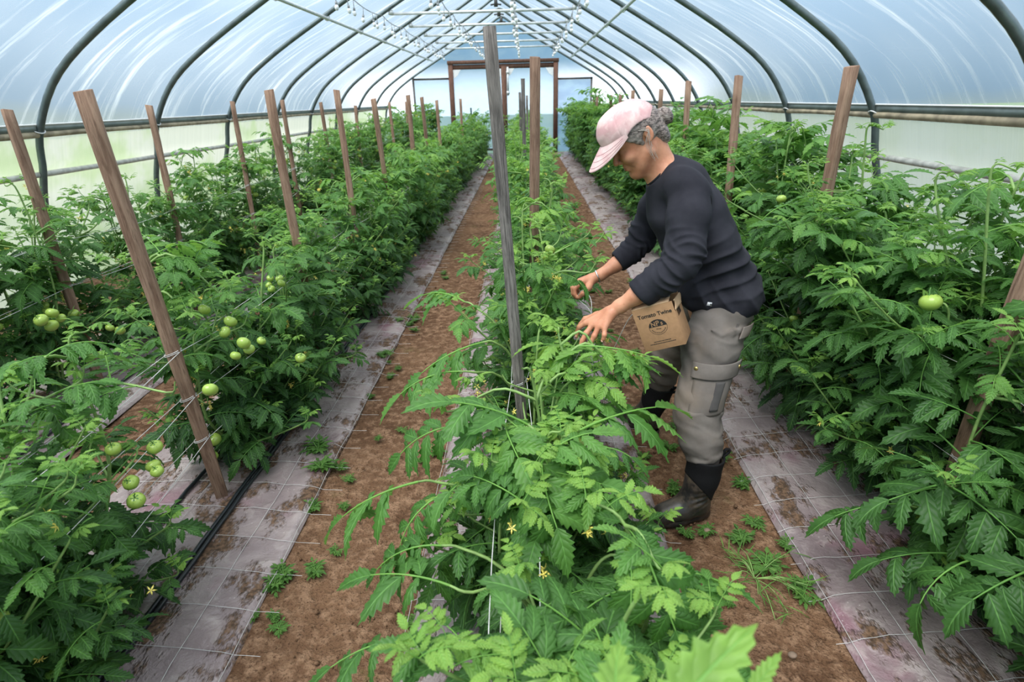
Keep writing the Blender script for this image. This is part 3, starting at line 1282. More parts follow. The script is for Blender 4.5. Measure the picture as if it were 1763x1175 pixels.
def calyx_mesh():
    b = MB()
    for i in range(5):
        a = i * 2 * PI / 5
        V, F, U = leaflet(.75, .22, 1, 3, np.random.RandomState(i), .9, .1)
        b.add(V @ rotm('z', a).T + [0, 0, .76], F)
    b.tube([(0, 0, .7), (.05, 0, 1.1), (.2, 0, 1.4)], .07, 6, False)
    me = npmesh('calyx', np.vstack(b.V), np.vstack(b.F))
    me.materials.append(M['calyx'])
    return me


def flower_mesh(seed):
    rs = np.random.RandomState(seed)
    b = MB()
    g = MB()
    for q in range(rs.randint(2, 5)):
        c = np.array([rs.uniform(0, .05), rs.uniform(-.02, .02), rs.uniform(-.045, .0)])
        R = rotm('z', rs.uniform(0, 6)) @ rotm('y', rs.uniform(.8, 2.4))
        for i in range(5):
            V, F, U = leaflet(.013, .0055, 1, 3, rs, -.8, .1)
            b.add(V @ (R @ rotm('z', i * 2 * PI / 5)).T + c, F)
        b.tube([c, c + R @ np.array([0, 0, .009])], [.0026, .001], 5, False)
    me = npmesh('blossom_cluster', np.vstack(b.V), np.vstack(b.F))
    me.materials.append(M['petal'])
    return me


TOM = [tomato_mesh(i) for i in range(4)]
CAL = calyx_mesh()
FLO = [flower_mesh(i) for i in range(5)]


def add_tomato(root, loc, r, rs, calyx=True):
    o = bpy.data.objects.new('tomato', TOM[rs.randint(4)])
    COL.objects.link(o)
    o.parent = root
    o.location = loc
    o.scale = (r, r, r)
    o.rotation_euler = (rs.normal(0, .35), rs.normal(0, .35), rs.uniform(0, 6))
    if calyx:
        c = bpy.data.objects.new('calyx', CAL)
        COL.objects.link(c)
        c.parent = o
    return o


def make_plant(loc, seed, H, R, lod, row, label, ntom=99, explicit=(), extra=(), tops=(), **kw):
    p = Plant(seed, H, R, lod, origin=loc, **kw)
    for w in tops:                          # bare leggy shoots that stand above the rest
        w = np.array(w) - np.array(loc)
        P = spline([w * [.2, .2, .45], w * [.6, .6, .72], w * [.95, .95, .93], w, w + [.05, -.03, -.015]], 22)
        p.stem.tube(P, np.linspace(.006, .0026, 22), 6, False)
        n0 = len(p.leaves)
        p.along(P, az0=p.rs.uniform(0, 6), L0=.26, z0=.1, step=.075, lead=True, main=False)
    ex = []
    for (b, az, el, L, tn) in extra:       # long outer leaves that arch over the paths
        b = np.array(b) - np.array(loc)
        d = np.array([math.cos(az), math.sin(az), 0])
        p.stem.tube(spline([(0, 0, b[2] * .35), b * [.45, .45, .8] + [0, 0, .03], b - d * .05 - [0, 0, .01], b], 12), np.linspace(.006, .0032, 12), 6, False)
        ex.append((b, az, el, p.rs.normal(0, .15), L, tn))
    root = empty('tomato_plant', loc, label, 'tomato plant', 'tomato plants of the %s' % ROWNAME[row])
    p.foliage_extra = ex
    me = p.foliage(True)
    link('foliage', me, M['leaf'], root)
    p.stem.build('stem', M['stem'], root)
    rs = np.random.RandomState(seed + 5)
    k = 0
    for (q, az) in p.fruit:
        if k >= ntom:
            break
        d = np.array([math.cos(az), math.sin(az), 0])
        n = rs.randint(1, 4)
        for i in range(n):
            r = rs.uniform(.018, .033)
            add_tomato(root, q + d * (.06 + .02 * i) + np.array([rs.normal(0, .018), rs.normal(0, .018), -.05 - .035 * i]), r, rs)
        k += 1
    for w, r in explicit:
        add_tomato(root, np.array(w) - np.array(loc), r, rs)
    for (q, az, t) in p.flower[:6]:
        o = bpy.data.objects.new('blossom_cluster', FLO[rs.randint(5)])
        COL.objects.link(o)
        o.parent = root
        o.location = q + np.array([math.cos(az) * .05, math.sin(az) * .05, .01])
        o.rotation_euler = (0, 0, az)
    return root


def copy_plant(src, loc, rz, sc, label, row):
    r = src.copy()
    COL.objects.link(r)
    r.location = loc
    r.rotation_euler = (0, 0, rz)
    r.scale = sc
    r['label'] = label
    r['group'] = 'tomato plants of the %s' % ROWNAME[row]
    for ch in PROTO_CH[src.name]:
        c = ch.copy()
        COL.objects.link(c)
        c.parent = r
    return r


# visible fruits: world place and radius, by row
FRUITS = {
    'A': [((-2.50, 2.73, .56), .034), ((-2.50, 2.68, .61), .034), ((-2.50, 2.80, .575), .026), ((-2.5, 2.76, .62), .03), ((-2.42, 3.08, .39), .03), ((-2.45, 3.05, .42), .024)],
    'B': [((-1.30, 2.13, .85), .024), ((-1.20, 2.12, .80), .026), ((-1.21, 2.08, .77), .024), ((-1.10, 2.0, .755), .026), ((-1.10, 2.03, .715), .022), ((-1.12, 1.96, .72), .02), ((-1.07, 2.08, .73), .018), ((-1.10, 1.72, .70), .026),
          ((-1.00, 2.25, .575), .024), ((-1.20, 1.52, .60), .024), ((-1.20, 1.49, .55), .023), ((-1.17, 1.46, .55), .020), ((-1.24, 1.43, .53), .024), ((-1.31, 1.37, .635), .028), ((-1.25, 1.42, .66), .022), ((-1.2, 1.38, .50), .026),
          ((-1.30, 2.85, .76), .022), ((-1.27, 2.80, .75), .022), ((-1.33, 2.80, .72), .02)],
    'C': [((.10, 2.45, .99), .024), ((.08, 2.5, .95), .022), ((.02, 1.62, .52), .026), ((.10, 1.72, .5), .024), ((.17, 1.6, .55), .022), ((.20, 2.0, .58), .02), ((-.02, 1.5, .44), .022)],
    'D': [((1.33, 1.81, .95), .034), ((1.52, 2.0, .62), .045), ((1.48, 1.86, .52), .045), ((1.35, 3.1, 1.08), .026)],
}
for row in FRUITS:
    for w, r in FRUITS[row]:
        w = np.array(w)
        d = CAM - w
        d /= np.linalg.norm(d)
        if row != 'D' or w[2] > .9:
            keep(w, w + d * (.14 if row != 'D' else .3), r * .8)
# the two hands, forearms, box and legs of the worker
keep((.42, 2.0, .945), (.30, 2.02, .85), .05)
keep((.29, 2.01, .84), (.21, 2.0, .76), .045)
keep((.26, 2.0, .80), (.17, 1.55, .98), .035)
keep((.40, 2.42, .93), (.22, 2.38, .84), .045)
keep((.30, 2.38, .87), (.20, 1.95, 1.0), .03)
keep((.48, 2.0, .83), (.48, 2.0, .83), .17)
keep((.66, 1.95, .1), (.70, 2.05, .8), .13)
keep((.62, 2.5, .05), (.70, 2.40, .8), .12)
keep((.46, 1.9, .07), (.75, 1.9, .07), .11)
keep((.70, 1.9, .1), (.30, .9, .85), .05)
keep((.70, 1.9, .3), (.30, .9, .95), .06)
keep((.50, 2.24, 1.25), (.80, 2.2, .85), .24)
# the stake faces that stand clear of the leaves
keep((-1.36, 1.93, .1), (-1.36, 1.93, 1.6), .035)
keep((-1.36, 1.95, .12), (-1.0, 1.45, .55), .07)
keep((-1.36, 1.95, .5), (-1.0, 1.35, .85), .09)
keep((-.03, 1.93, .40), (-.09, 1.95, 1.8), .028)
keep((-.04, 1.95, .42), (-.02, 1.45, .80), .045)
keep((-.06, 1.95, .60), (-.04, 1.2, 1.05), .05)
keep((.03, 3.25, .62), (.04, 2.6, .90), .05)
keep((-2.72, 3.18, .1), (-2.3, 2.65, .45), .06)
keep((-2.74, 3.2, .5), (-2.2, 2.6, .85), .05)
keep((1.46, 2.86, .95), (1.46, 2.86, 1.7), .05)
keep((0, 0, 1.6), (0, .35, 1.2), .3)
keep((-.4, .3, 1.5), (.05, .6, 1.2), .25)

PROTO_CH = {}


# outer leaves by (row, plant): base in the world, heading, pitch, length, tone
EXTRA = {
    ('C', 3): [((-.332, 1.385, .56), -2.88, -.1, .36, .75), ((-.249, 1.343, .55), -2.67, -.2, .28, .6)],
    ('C', 2): [((-.24, 1.187, .50), -3.1, .1, .28, .5), ((.249, 1.143, .50), -.3, .0, .30, .5), ((-.2, 1.05, .5), 2.9, .2, .3, .6), ((.22, 1.02, .46), .4, .1, .3, .45)],
    ('C', 4): [((.15, 1.50, .66), .38, .25, .40, .8), ((.178, 1.744, .72), .46, .2, .30, .7), ((-.22, 1.6, .62), -2.9, .1, .32, .6)],
    ('C', 5): [((-.257, 1.882, .68), -2.89, .1, .32, .8), ((-.175, 1.987, .75), -2.68, -.05, .36, .75), ((-.265, 2.26, .82), 2.55, .3, .34, .8)],
    ('C', 1): [((-.279, .901, .50), -3.01, .0, .24, .5), ((.2, .8, .52), .1, .1, .3, .55)],
    ('D', 1): [((1.22, 1.22, .42), -3.0, -.1, .30, .5), ((1.25, 1.32, .34), 2.9, -.1, .28, .35), ((1.30, 1.12, .5), -2.8, .1, .32, .4)],
    ('D', 2): [((1.20, 1.52, .36), 3.0, -.1, .28, .45), ((1.28, 1.40, .55), -2.9, .0, .34, .4)],
}
TOPS = {
    ('D', 3): [(1.50, 1.93, 1.37), (1.42, 2.06, 1.33), (1.75, 1.80, 1.30)],
    ('D', 5): [(1.46, 2.62, 1.46), (1.30, 2.75, 1.30)],
    ('D', 7): [(1.46, 3.55, 1.40)],
    ('A', 2): [(-2.80, 2.55, 1.14)],
    ('A', 3): [(-2.78, 3.20, 1.16), (-2.65, 3.45, 1.10)],
    ('A', 5): [(-2.80, 4.05, 1.16)],
    ('B', 5): [(-1.30, 2.75, 1.0)],
    ('C', 6): [(.02, 2.42, 1.10)],
    ('C', 8): [(.15, 3.30, 1.16), (-.12, 3.15, 1.08)],
    ('C', 10): [(.05, 4.15, 1.2)],
}
NTH = ORD + ['eleventh', 'twelfth', 'thirteenth', 'fourteenth', 'fifteenth', 'sixteenth', 'seventeenth', 'eighteenth', 'nineteenth', 'twentieth']
SEEN = {}


def plant_label(row, y):
    ys = [s[1][1] for s in ST[row]]
    n = sum(1 for q in ys if q <= y)
    SEEN[(row, n)] = k = SEEN.get((row, n), 0) + 1
    where = {'A': 'row by the left wall', 'B': 'left row', 'C': 'centre row', 'D': 'right row'}[row]
    look = 'leafy' if y < 4 else ('bushy' if y < 9 else 'distant')
    if n == 0:
        return '%s tomato plant in the %s, %s from the camera' % (look, where, NTH[k - 1])
    return '%s tomato plant in the %s, %s beyond its %s stake' % (look, where, NTH[k - 1], NTH[n - 1])


def all_plants():
    cfg = {
        #     x     H    R    tone  Lmax stems shoots
        'A': (-2.86, .98, .42, .06, .25, 3, 6),
        'B': (-1.42, .82, .42, .06, .26, 3, 6),
        'C': (.05, .82, .38, .17, .25, 3, 5),
        'D': (1.64, 1.14, .60, .06, .31, 3, 10),
    }
    near = {
        'A': [(1.75, 1.0), (2.15, 1.0), (2.6, 1.0), (3.0, .98), (3.5, 1.0), (3.95, 1.0), (4.35, 1.0)],
        'B': [(.42, .72), (.80, .80), (1.12, .80), (1.42, .76), (2.28, .86), (2.62, .84), (3.0, .84), (3.4, .85), (3.8, .86), (4.2, .86)],
        'C': [(.50, .74), (.84, .74), (1.14, .70), (1.42, .66), (1.75, .68), (2.12, .80), (2.45, .92), (2.85, .95), (3.25, .95), (3.65, .96), (4.05, .98)],
        'D': [(.62, .8), (1.02, .92), (1.42, .98), (1.85, 1.04), (2.3, 1.08), (2.7, 1.12), (3.15, 1.15), (3.6, 1.15), (4.05, 1.15)],
    }
    place = {'A': 'far left row by the side wall', 'B': 'left row', 'C': 'centre row', 'D': 'right row beyond the worker'}
    protos = {}
    rnd = random.Random(77)
    for row, (x, H, R, tone, Lm, ns, nsh) in cfg.items():
        ex = {i: [] for i in range(len(near[row]))}
        for w, r in FRUITS[row]:
            i = min(range(len(near[row])), key=lambda q: abs(near[row][q][0] - w[1]))
            ex[i].append((w, r))
        for i, (y, h) in enumerate(near[row]):
            lod = 0 if y < 3.3 else 1
            rr = R
            xx = x + rnd.uniform(-.03, .03)
            ss = nsh
            stp = .055
            tn = tone
            if row == 'C' and y < 2:
                rr = .40
                ss = 4
                stp = .074
            if row == 'B' and y < 1.5:
                xx -= .08
            if row == 'D' and y < 1.6:
                xx += .02
            lab = plant_label(row, y)
            make_plant((xx, y, .01), 1000 + ord(row) * 37 + i, h, rr, lod, row, lab,
                       ntom=3 if row != 'C' else 2, explicit=ex[i], extra=EXTRA.get((row, i), ()), tops=TOPS.get((row, i), ()), tone=tn, Lmax=Lm if not (row == 'C' and y < 2) else .33, stems=ns, shoots=ss, step=stp, leader=.45 if row in 'AD' else .3)
        # further ones share a few shapes
        pr = []
        for v in range(3):
            lod = 1 if v < 1 else 2
            y = near[row][-1][0] + .43 * (v + 1)
            lab = plant_label(row, y)
            r = make_plant((x, y, .01), 3000 + ord(row) * 11 + v, H if row != 'C' else 1.05, R * 1.08, 1, row, lab, ntom=3, tone=tone + .05, Lmax=Lm, stems=ns, shoots=nsh, leader=.5)
            PROTO_CH[r.name] = [c for c in COL.objects if c.parent == r]
            pr.append(r)
        y = near[row][-1][0] + .43 * 4
        k = 3
        while y < 18.6:
            lab = plant_label(row, y)
            s = rnd.uniform(.92, 1.08)
            copy_plant(pr[rnd.randrange(3)], (x + rnd.uniform(-.04, .04), y, .01), rnd.uniform(0, 6.28), (s, s, s * rnd.uniform(.94, 1.1) * (1.0 + .006 * (y - 4))), lab, row)
            y += .43
            k += 1


all_plants()


def foreground_shoot():
    """blurred young leaf just below the lens, on a tall shoot of the nearest plant"""
    root = empty('tomato_plant', (.10, .16, .01), 'tall tomato shoot with blurred bright leaf right under the camera', 'tomato plant', 'tomato plants of the centre row')
    b = MB()
    P = spline([(0, 0, 0), (.0, .02, .5), (.03, .05, .95), (.018, .185, 1.055)], 24)
    b.tube(P, np.linspace(.008, .003, 24), 8, False)
    b.build('stem', M['stem'], root)
    rs = np.random.RandomState(3)
    Vs, Fs, Us, Ts = [], [], [], []
    n = 0
    for base, az, el, ro, L, w, dr in (((.018, .185, 1.055), .60, .62, .5, .128, .076, .15), ((.0, .17, .99), 2.6, .1, -.2, .09, .05, .5), ((.135, .265, .985), .5, .65, .2, .060, .026, .3), ((-.02, .20, 1.03), 1.5, .15, 0, .10, .055, .4)):
        V, F, U = leaflet(L, w, 7, 5, rs, dr, .22)
        V = V @ (rotm('z', az) @ rotm('y', -el) @ rotm('x', ro)).T + np.array(base)
        Vs.append(V)
        Fs.append(F + n)
        Us.append(U)
        Ts.append(np.full(len(V), 1.05))
        n += len(V)
    link('foliage', npmesh('foliage', np.vstack(Vs), np.vstack(Fs), np.vstack(Us), np.concatenate(Ts)), M['leaf'], root)


foreground_shoot()


def weeds():
    rs = np.random.RandomState(12)
    spots = []
    for i in range(74):
        k = rs.rand()
        y = .8 + 5.5 * rs.rand() ** 1.6
        if k < .45:
            x = rs.choice([-.93, -.90, -.44, .56, .97]) + rs.normal(0, .035)
        elif k < .75:
            x = rs.uniform(-.9, -.45)
        else:
            x = rs.uniform(.56, .96)
        spots.append((x, y, rs.uniform(.03, .075)))
    spots += [(.86, 1.62, .11), (.82, 1.75, .08), (.95, 1.5, .09), (.90, 1.85, .07), (-1.04, 2.35, .12), (-.98, 2.2, .10), (-.93, 1.95, .07), (.75, 2.1, .08), (.9, 2.3, .09), (.8, 2.6, .09), (.98, 1.72, .06)]
    protos = []
    for v in range(6):
        V_, F_, U_, T_ = [], [], [], []
        n = 0
        for j in range(7 + v * 2):
            az = rs.uniform(0, 6.28)
            el = rs.uniform(.1, 1.1)
            L = rs.uniform(.5, 1.)
            nn = 3
            st = MB()
            d = np.array([math.cos(az) * math.cos(el), math.sin(az) * math.cos(el), math.sin(el)])
            e = d * L * .7
            st.tube([np.zeros(3), e * .5 + [0, 0, .05], e], [.018, .014, .01], 4, False)
            sv = np.vstack(st.V)
            V_.append(sv)
            F_.append(np.vstack(st.F) + n)
            U_.append(np.tile([[.5, 0.]], (len(sv), 1)))
            T_.append(np.full(len(sv), .6))
            n += len(sv)
            for q in range(nn + 1):
                f = (q + 1) / (nn + 1)
                for s in (-1, 1):
                    V, F, U = leaflet(.34 * rs.uniform(.7, 1.2), .17, 2, 3, rs, .6, .2)
                    V = V @ (rotm('z', az + s * .9 * (q < nn)) @ rotm('y', -el * .4)).T + e * f
                    V_.append(V)
                    F_.append(F + n)
                    U_.append(U)
                    T_.append(np.full(len(V), rs.uniform(.3, .9)))
                    n += len(V)
        me = npmesh('weed', np.vstack(V_), np.vstack(F_), np.vstack(U_), np.concatenate(T_))
        me.materials.append(M['weedleaf'])
        protos.append(me)
    spots.sort(key=lambda q: q[1])
    for i, (x, y, s) in enumerate(spots):
        o = bpy.data.objects.new('weed', protos[i % 6])
        COL.objects.link(o)
        o.location = (x, y, .0 if not (-1.9 < x < -.95 or x > .99) else .03)
        o.scale = (s, s, s * .7)
        o.rotation_euler = (0, 0, rs.uniform(0, 6.28))
        wh = 'left path' if -.96 < x < -.4 else ('right path by the worker' if .5 < x < .985 else 'mulch sheet edge')
        SEEN[wh] = k = SEEN.get(wh, 0) + 1
        tag(o, 'small green weed on the %s, %s' % (wh, ('%s from the camera' % (NTH + ['twenty-' + q for q in ORD[:9]] + ['thirtieth'] + ['thirty-' + q for q in ORD[:9]] + ['fortieth'] + ['forty-' + q for q in ORD[:9]] + ['fiftieth'])[k - 1])), 'weed', 'small weeds on the %s' % wh)
    # a sprawling grass clump in front of the near boot
    root = empty('crabgrass', (.80, 1.56, 0), 'sprawling clump of crabgrass on the soil before the near boot', 'weed')
    Vs, Fs, Us, Ts = [], [], [], []
    n = 0
    st = MB()
    for j in range(16):
        az = rs.uniform(0, 6.28)
        L = rs.uniform(.08, .19)
        d = np.array([math.cos(az), math.sin(az), 0])
        P = spline([np.zeros(3), d * L * .5 + [0, 0, .035], d * L + [0, 0, rs.uniform(.005, .04)]], 8)
        st.tube(P, .0016, 4, False)
        for q in (2, 4, 6, 7):
            V, F, U = leaflet(rs.uniform(.05, .09), .006, 2, 3, rs, rs.uniform(.2, 1.), .2)
            V = V @ (rotm('z', az + rs.normal(0, .8)) @ rotm('y', -rs.uniform(0, .7))).T + P[q]
            V[:, 2] = np.maximum(V[:, 2], .004)
            Vs.append(V)
            Fs.append(F + n)
            Us.append(U)
            Ts.append(np.full(len(V), rs.uniform(.5, 1.)))
            n += len(V)
    link('blades', npmesh('blades', np.vstack(Vs), np.vstack(Fs), np.vstack(Us), np.concatenate(Ts)), M['weedleaf'], root)
    st.build('runner', M['stem'], root)


weeds()
# ------------------------------------------------------------------ the worker: smooth blended surfaces


class SDF:
    def __init__(s, lo, hi, h):
        s.lo, s.h = np.array(lo, float), h
        s.n = np.ceil((np.array(hi) - s.lo) / h).astype(int) + 1
        s.A = np.full(s.n, .2, np.float32)

    def region(s, lo, hi):
        a = np.clip(((np.array(lo) - s.lo) / s.h).astype(int), 0, s.n)
        b = np.clip(((np.array(hi) - s.lo) / s.h).astype(int) + 2, 0, s.n)
        sl = tuple(slice(a[i], b[i]) for i in range(3))
        g = [s.lo[i] + s.h * np.arange(a[i], b[i]) for i in range(3)]
        return sl, np.meshgrid(*g, indexing='ij', sparse=True)

    def comb(s, sl, d, k, sub=False):
        A = s.A[sl]
        d = d.astype(np.float32)
        if sub:
            d = -d
            if k > 0:
                h = np.maximum(k - np.abs(A - d), 0) / k
                s.A[sl] = np.maximum(A, d) + h * h * k * .25
            else:
                s.A[sl] = np.maximum(A, d)
        else:
            if k > 0:
                h = np.maximum(k - np.abs(A - d), 0) / k
                s.A[sl] = np.minimum(A, d) - h * h * k * .25
            else:
                s.A[sl] = np.minimum(A, d)

    def cone(s, a, b, ra, rb, k=.02, sub=False, sq=None, pad=.03):
        """tapered capsule; sq = (axis vector, factor) widens it along that axis"""
        a, b = np.array(a, float), np.array(b, float)
        rm = max(ra, rb) * (sq[1] if sq else 1) + pad + k
        sl, (X, Y, Z) = s.region(np.minimum(a, b) - rm, np.maximum(a, b) + rm)
        d = b - a
        px, py, pz = X - a[0], Y - a[1], Z - a[2]
        t = np.clip((px * d[0] + py * d[1] + pz * d[2]) / max(d @ d, 1e-9), 0, 1)
        qx, qy, qz = px - t * d[0], py - t * d[1], pz - t * d[2]
        if sq:
            n = np.array(sq[0], float)
            n /= np.linalg.norm(n)
            c = (qx * n[0] + qy * n[1] + qz * n[2]) * (1 - 1 / sq[1])
            qx, qy, qz = qx - c * n[0], qy - c * n[1], qz - c * n[2]
        s.comb(sl, np.sqrt(qx * qx + qy * qy + qz * qz) - (ra + (rb - ra) * t), k, sub)

    def ell(s, c, r, R=None, k=.02, sub=False, pad=.03):
        c, r = np.array(c, float), np.array(r, float)
        rm = r.max() + pad + k
        sl, (X, Y, Z) = s.region(c - rm, c + rm)
        R = np.eye(3) if R is None else np.asarray(R)
        px, py, pz = X - c[0], Y - c[1], Z - c[2]
        q = [(R[0, i] * px + R[1, i] * py + R[2, i] * pz) / r[i] for i in range(3)]
        n = np.sqrt(q[0] ** 2 + q[1] ** 2 + q[2] ** 2)
        m = np.sqrt((q[0] / r[0]) ** 2 + (q[1] / r[1]) ** 2 + (q[2] / r[2]) ** 2) + 1e-9
        s.comb(sl, n * (n - 1) / m, k, sub)

    def chain(s, P, R, k=.02, sq=None):
        for i in range(len(P) - 1):
            s.cone(P[i], P[i + 1], R[i], R[i + 1], k, sq=sq)

    def plane(s, p, n, k=0, lo=None, hi=None):
        """keep the side the normal points away from"""
        p, n = np.array(p, float), np.array(n, float)
        n /= np.linalg.norm(n)
        sl, (X, Y, Z) = s.region(s.lo if lo is None else lo, (s.lo + s.n * s.h) if hi is None else hi)
        d = (X - p[0]) * n[0] + (Y - p[1]) * n[1] + (Z - p[2]) * n[2]
        A = s.A[sl]
        d = d.astype(np.float32)
        if k > 0:
            h = np.maximum(k - np.abs(A - d), 0) / k
            s.A[sl] = np.maximum(A, d) + h * h * k * .25
        else:
            s.A[sl] = np.maximum(A, d)

    def wrinkle(s, fn, band=.02):
        m = np.abs(s.A) < band
        i = np.argwhere(m)
        P = s.lo + i * s.h
        s.A[m] += fn(P).astype(np.float32)

    def blur(s, it=1):
        for _ in range(it):
            for ax in range(3):
                A = s.A
                B = A.copy()
                c = [slice(None)] * 3
                a, b = list(c), list(c)
                c[ax], a[ax], b[ax] = slice(1, -1), slice(0, -2), slice(2, None)
                B[tuple(c)] = .5 * A[tuple(c)] + .25 * (A[tuple(a)] + A[tuple(b)])
                s.A = B

    def mesh(s, name):
        A = s.A
        I = A < 0
        n = np.array(A.shape)
        cnt = np.zeros(n - 1, np.int8)
        offs = [(i, j, k) for i in (0, 1) for j in (0, 1) for k in (0, 1)]
        for o in offs:
            cnt += I[o[0]:n[0] - 1 + o[0], o[1]:n[1] - 1 + o[1], o[2]:n[2] - 1 + o[2]]
        cells = np.argwhere((cnt > 0) & (cnt < 8))
        idx = np.full(n - 1, -1, np.int32)
        idx[tuple(cells.T)] = np.arange(len(cells))
        acc = np.zeros((len(cells), 3))
        w = np.zeros(len(cells))
        val = {o: A[cells[:, 0] + o[0], cells[:, 1] + o[1], cells[:, 2] + o[2]].astype(float) for o in offs}
        for o in offs:
            for ax in range(3):
                if o[ax] == 0:
                    p = list(o)
                    p[ax] = 1
                    a, b = val[o], val[tuple(p)]
                    c = (a < 0) != (b < 0)
                    t = np.where(c, a / np.where(c, a - b, 1), 0)
                    q = np.array(o, float)[None] + np.eye(3)[ax][None] * t[:, None]
                    acc += np.where(c[:, None], q, 0)
                    w += c
        V = s.lo + (cells + acc / w[:, None]) * s.h
        F = []
        for ax in range(3):
            sl0, sl1 = [slice(None)] * 3, [slice(None)] * 3
            sl0[ax], sl1[ax] = slice(0, -1), slice(1, None)
            a, b = I[tuple(sl0)], I[tuple(sl1)]
            e = np.argwhere(a != b)
            u, v = (ax + 1) % 3, (ax + 2) % 3
            ok = (e[:, u] > 0) & (e[:, v] > 0) & (e[:, u] < n[u] - 1) & (e[:, v] < n[v] - 1)
            e = e[ok]
            ins = a[tuple(e.T)]
            du, dv = np.eye(3, dtype=int)[u], np.eye(3, dtype=int)[v]
            q = np.stack([idx[tuple((e - du - dv).T)], idx[tuple((e - dv).T)], idx[tuple(e.T)], idx[tuple((e - du).T)]], 1)
            q[~ins] = q[~ins][:, ::-1]
            F.append(q)
        F = np.vstack(F)
        return npmesh(name, V, F)


def put(s, name, mat, parent):
    return link(name, s.mesh(name), mat, parent)


def fabric(name, c1, c2, weave=900, rough=.85, dirt=None):
    t = NT(name)
    v = t.coord('Object')
    n = t.noise(v, 7, 4, .6)
    f = t.noise(v, weave * .35, 2)
    c = t.mix(t.mr(n, .3, .7), c1, c2)
    if dirt:
        c = t.mix(t.math('MULTIPLY', t.mr(t.noise(v, 4.2, 4, .6), .45, .7), .55), c, dirt)
    w = t.noise(v, 38, 4, .6)
    h = t.math('ADD', t.math('MULTIPLY', f, .15), t.math('MULTIPLY', w, .5))
    x = t.bsdf(c, rough, spec=.2, normal=t.bump(h, .35, .004))
    return t.done(x)


def mat_skin():
    t = NT('skin')
    v = t.coord('Object')
    n = t.noise(v, 16, 4, .6)
    n2 = t.noise(v, 90, 3, .6)
    c = t.mix(t.mr(n, .3, .7), (.50, .205, .115), (.65, .31, .185))
    c = t.mix(t.math('MULTIPLY', t.mr(n2, .55, .75), .35), c, (.42, .16, .10))
    return t.done(t.bsdf(c, .48, spec=.4, normal=t.bump(t.math('ADD', n2, n), .25, .002), **{'Subsurface Weight': .12, 'Subsurface Radius': (.6, .25, .12), 'Subsurface Scale': .012}))


def mat_hair():
    t = NT('grey_hair')
    v = t.coord('Object', scale=(1, 1, 1))
    n = t.noise(t.coord('Object', scale=(90, 40, 260)), 1.0, 4, .6, .6)
    n2 = t.noise(v, 26, 3)
    c = t.mix(t.mr(n, .38, .62), (.05, .038, .033), (.30, .24, .21))
    c = t.mix(t.math('MULTIPLY', t.mr(n2, .45, .7), .6), c, (.52, .46, .42))
    return t.done(t.bsdf(c, .45, spec=.4, normal=t.bump(n, .5, .002)))


def mat_cap():
    t = NT('faded_pink_cotton')
    v = t.coord('Object')
    n = t.noise(v, 17, 4, .6, .5)
    n2 = t.noise(v, 45, 3)
    c = t.mix(t.mr(n, .32, .66), (.62, .37, .37), (.76, .57, .54))
    c = t.mix(t.math('MULTIPLY', t.mr(n2, .55, .75), .35), c, (.86, .74, .68))
    return t.done(t.bsdf(c, .85, spec=.2, normal=t.bump(t.math('ADD', t.noise(v, 500, 2), n2), .25, .002)))


def mat_boot():
    t = NT('dusty_black_rubber')
    v = t.coord('Object')
    n = t.noise(v, 9, 5, .65)
    n2 = t.noise(v, 60, 3, .6)
    sep = t.n('SeparateXYZ')
    t.l(v, sep.inputs[0])
    up = t.mr(sep.outputs[2], .05, .15)
    d = t.math('MULTIPLY', t.mr(n, .38, .62), t.math('MULTIPLY_ADD', up, .65, .12))
    c = t.mix(d, (.020, .019, .018), (.17, .125, .085))
    c = t.mix(t.math('MULTIPLY', t.mr(n2, .5, .7), .2), c, (.2, .15, .1))
    r = t.math('MULTIPLY_ADD', d, .5, .33)
    return t.done(t.bsdf(c, r, spec=.5, normal=t.bump(n2, .2, .002)))


M['skin'] = mat_skin()
M['hair'] = mat_hair()
M['cap'] = mat_cap()
M['capin'] = fabric('dark_pink_brim_lining', (.28, .07, .10), (.36, .10, .14))
M['shirt'] = fabric('charcoal_navy_jersey', (.016, .016, .022), (.028, .028, .036))
M['trouser'] = fabric('grey_work_canvas', (.125, .108, .095), (.19, .168, .15), 700, .9, (.22, .165, .12))
M['trdark'] = fabric('dark_pocket_inside', (.06, .055, .055), (.09, .085, .08))
M['boot'] = mat_boot()
M['neo'] = simple('black_neoprene', (.010, .010, .011), .8, 0, .2, 200, .2, .2)
M['brass'] = simple('brass', (.75, .55, .22), .3, .9, .2)
M['lip'] = simple('lip_skin', (.46, .13, .11), .5, 0, .1)
M['brow'] = simple('grey_brow', (.20, .15, .13), .7)
M['silver'] = simple('silver', (.8, .8, .8), .25, 1, .1)
M['card'] = simple('brown_cardboard', (.42, .24, .125), .8, 0, .12, 60, .2, .2)
M['cardin'] = simple('light_cardboard', (.56, .37, .22), .8, 0, .12, 30, .2, .2)
M['ink'] = simple('black_ink', (.02, .018, .016), .7, 0, .1)
M['tape'] = simple('clear_tape', (.80, .78, .76), .12, 0, .25, 40, .5, .8)
M['paper'] = simple('white_label_cloth', (.8, .8, .8), .7, 0, .1)

# head frame: f forward, l to her left, u up
HO = np.array([.420, 2.215, 1.470])
hp = math.radians(33)
hy = math.radians(4)
HF = np.array([-math.cos(hp) * math.cos(hy), -math.cos(hp) * math.sin(hy), -math.sin(hp)])
HL = np.array([math.sin(hy), -math.cos(hy), 0.])
HU = np.cross(HF, HL)
if HU[2] < 0:
    HU = -HU
HR = np.stack([HF, HL, HU], 1)


def hd(f, l, u):
    return HO + HR @ np.array([f, l, u])


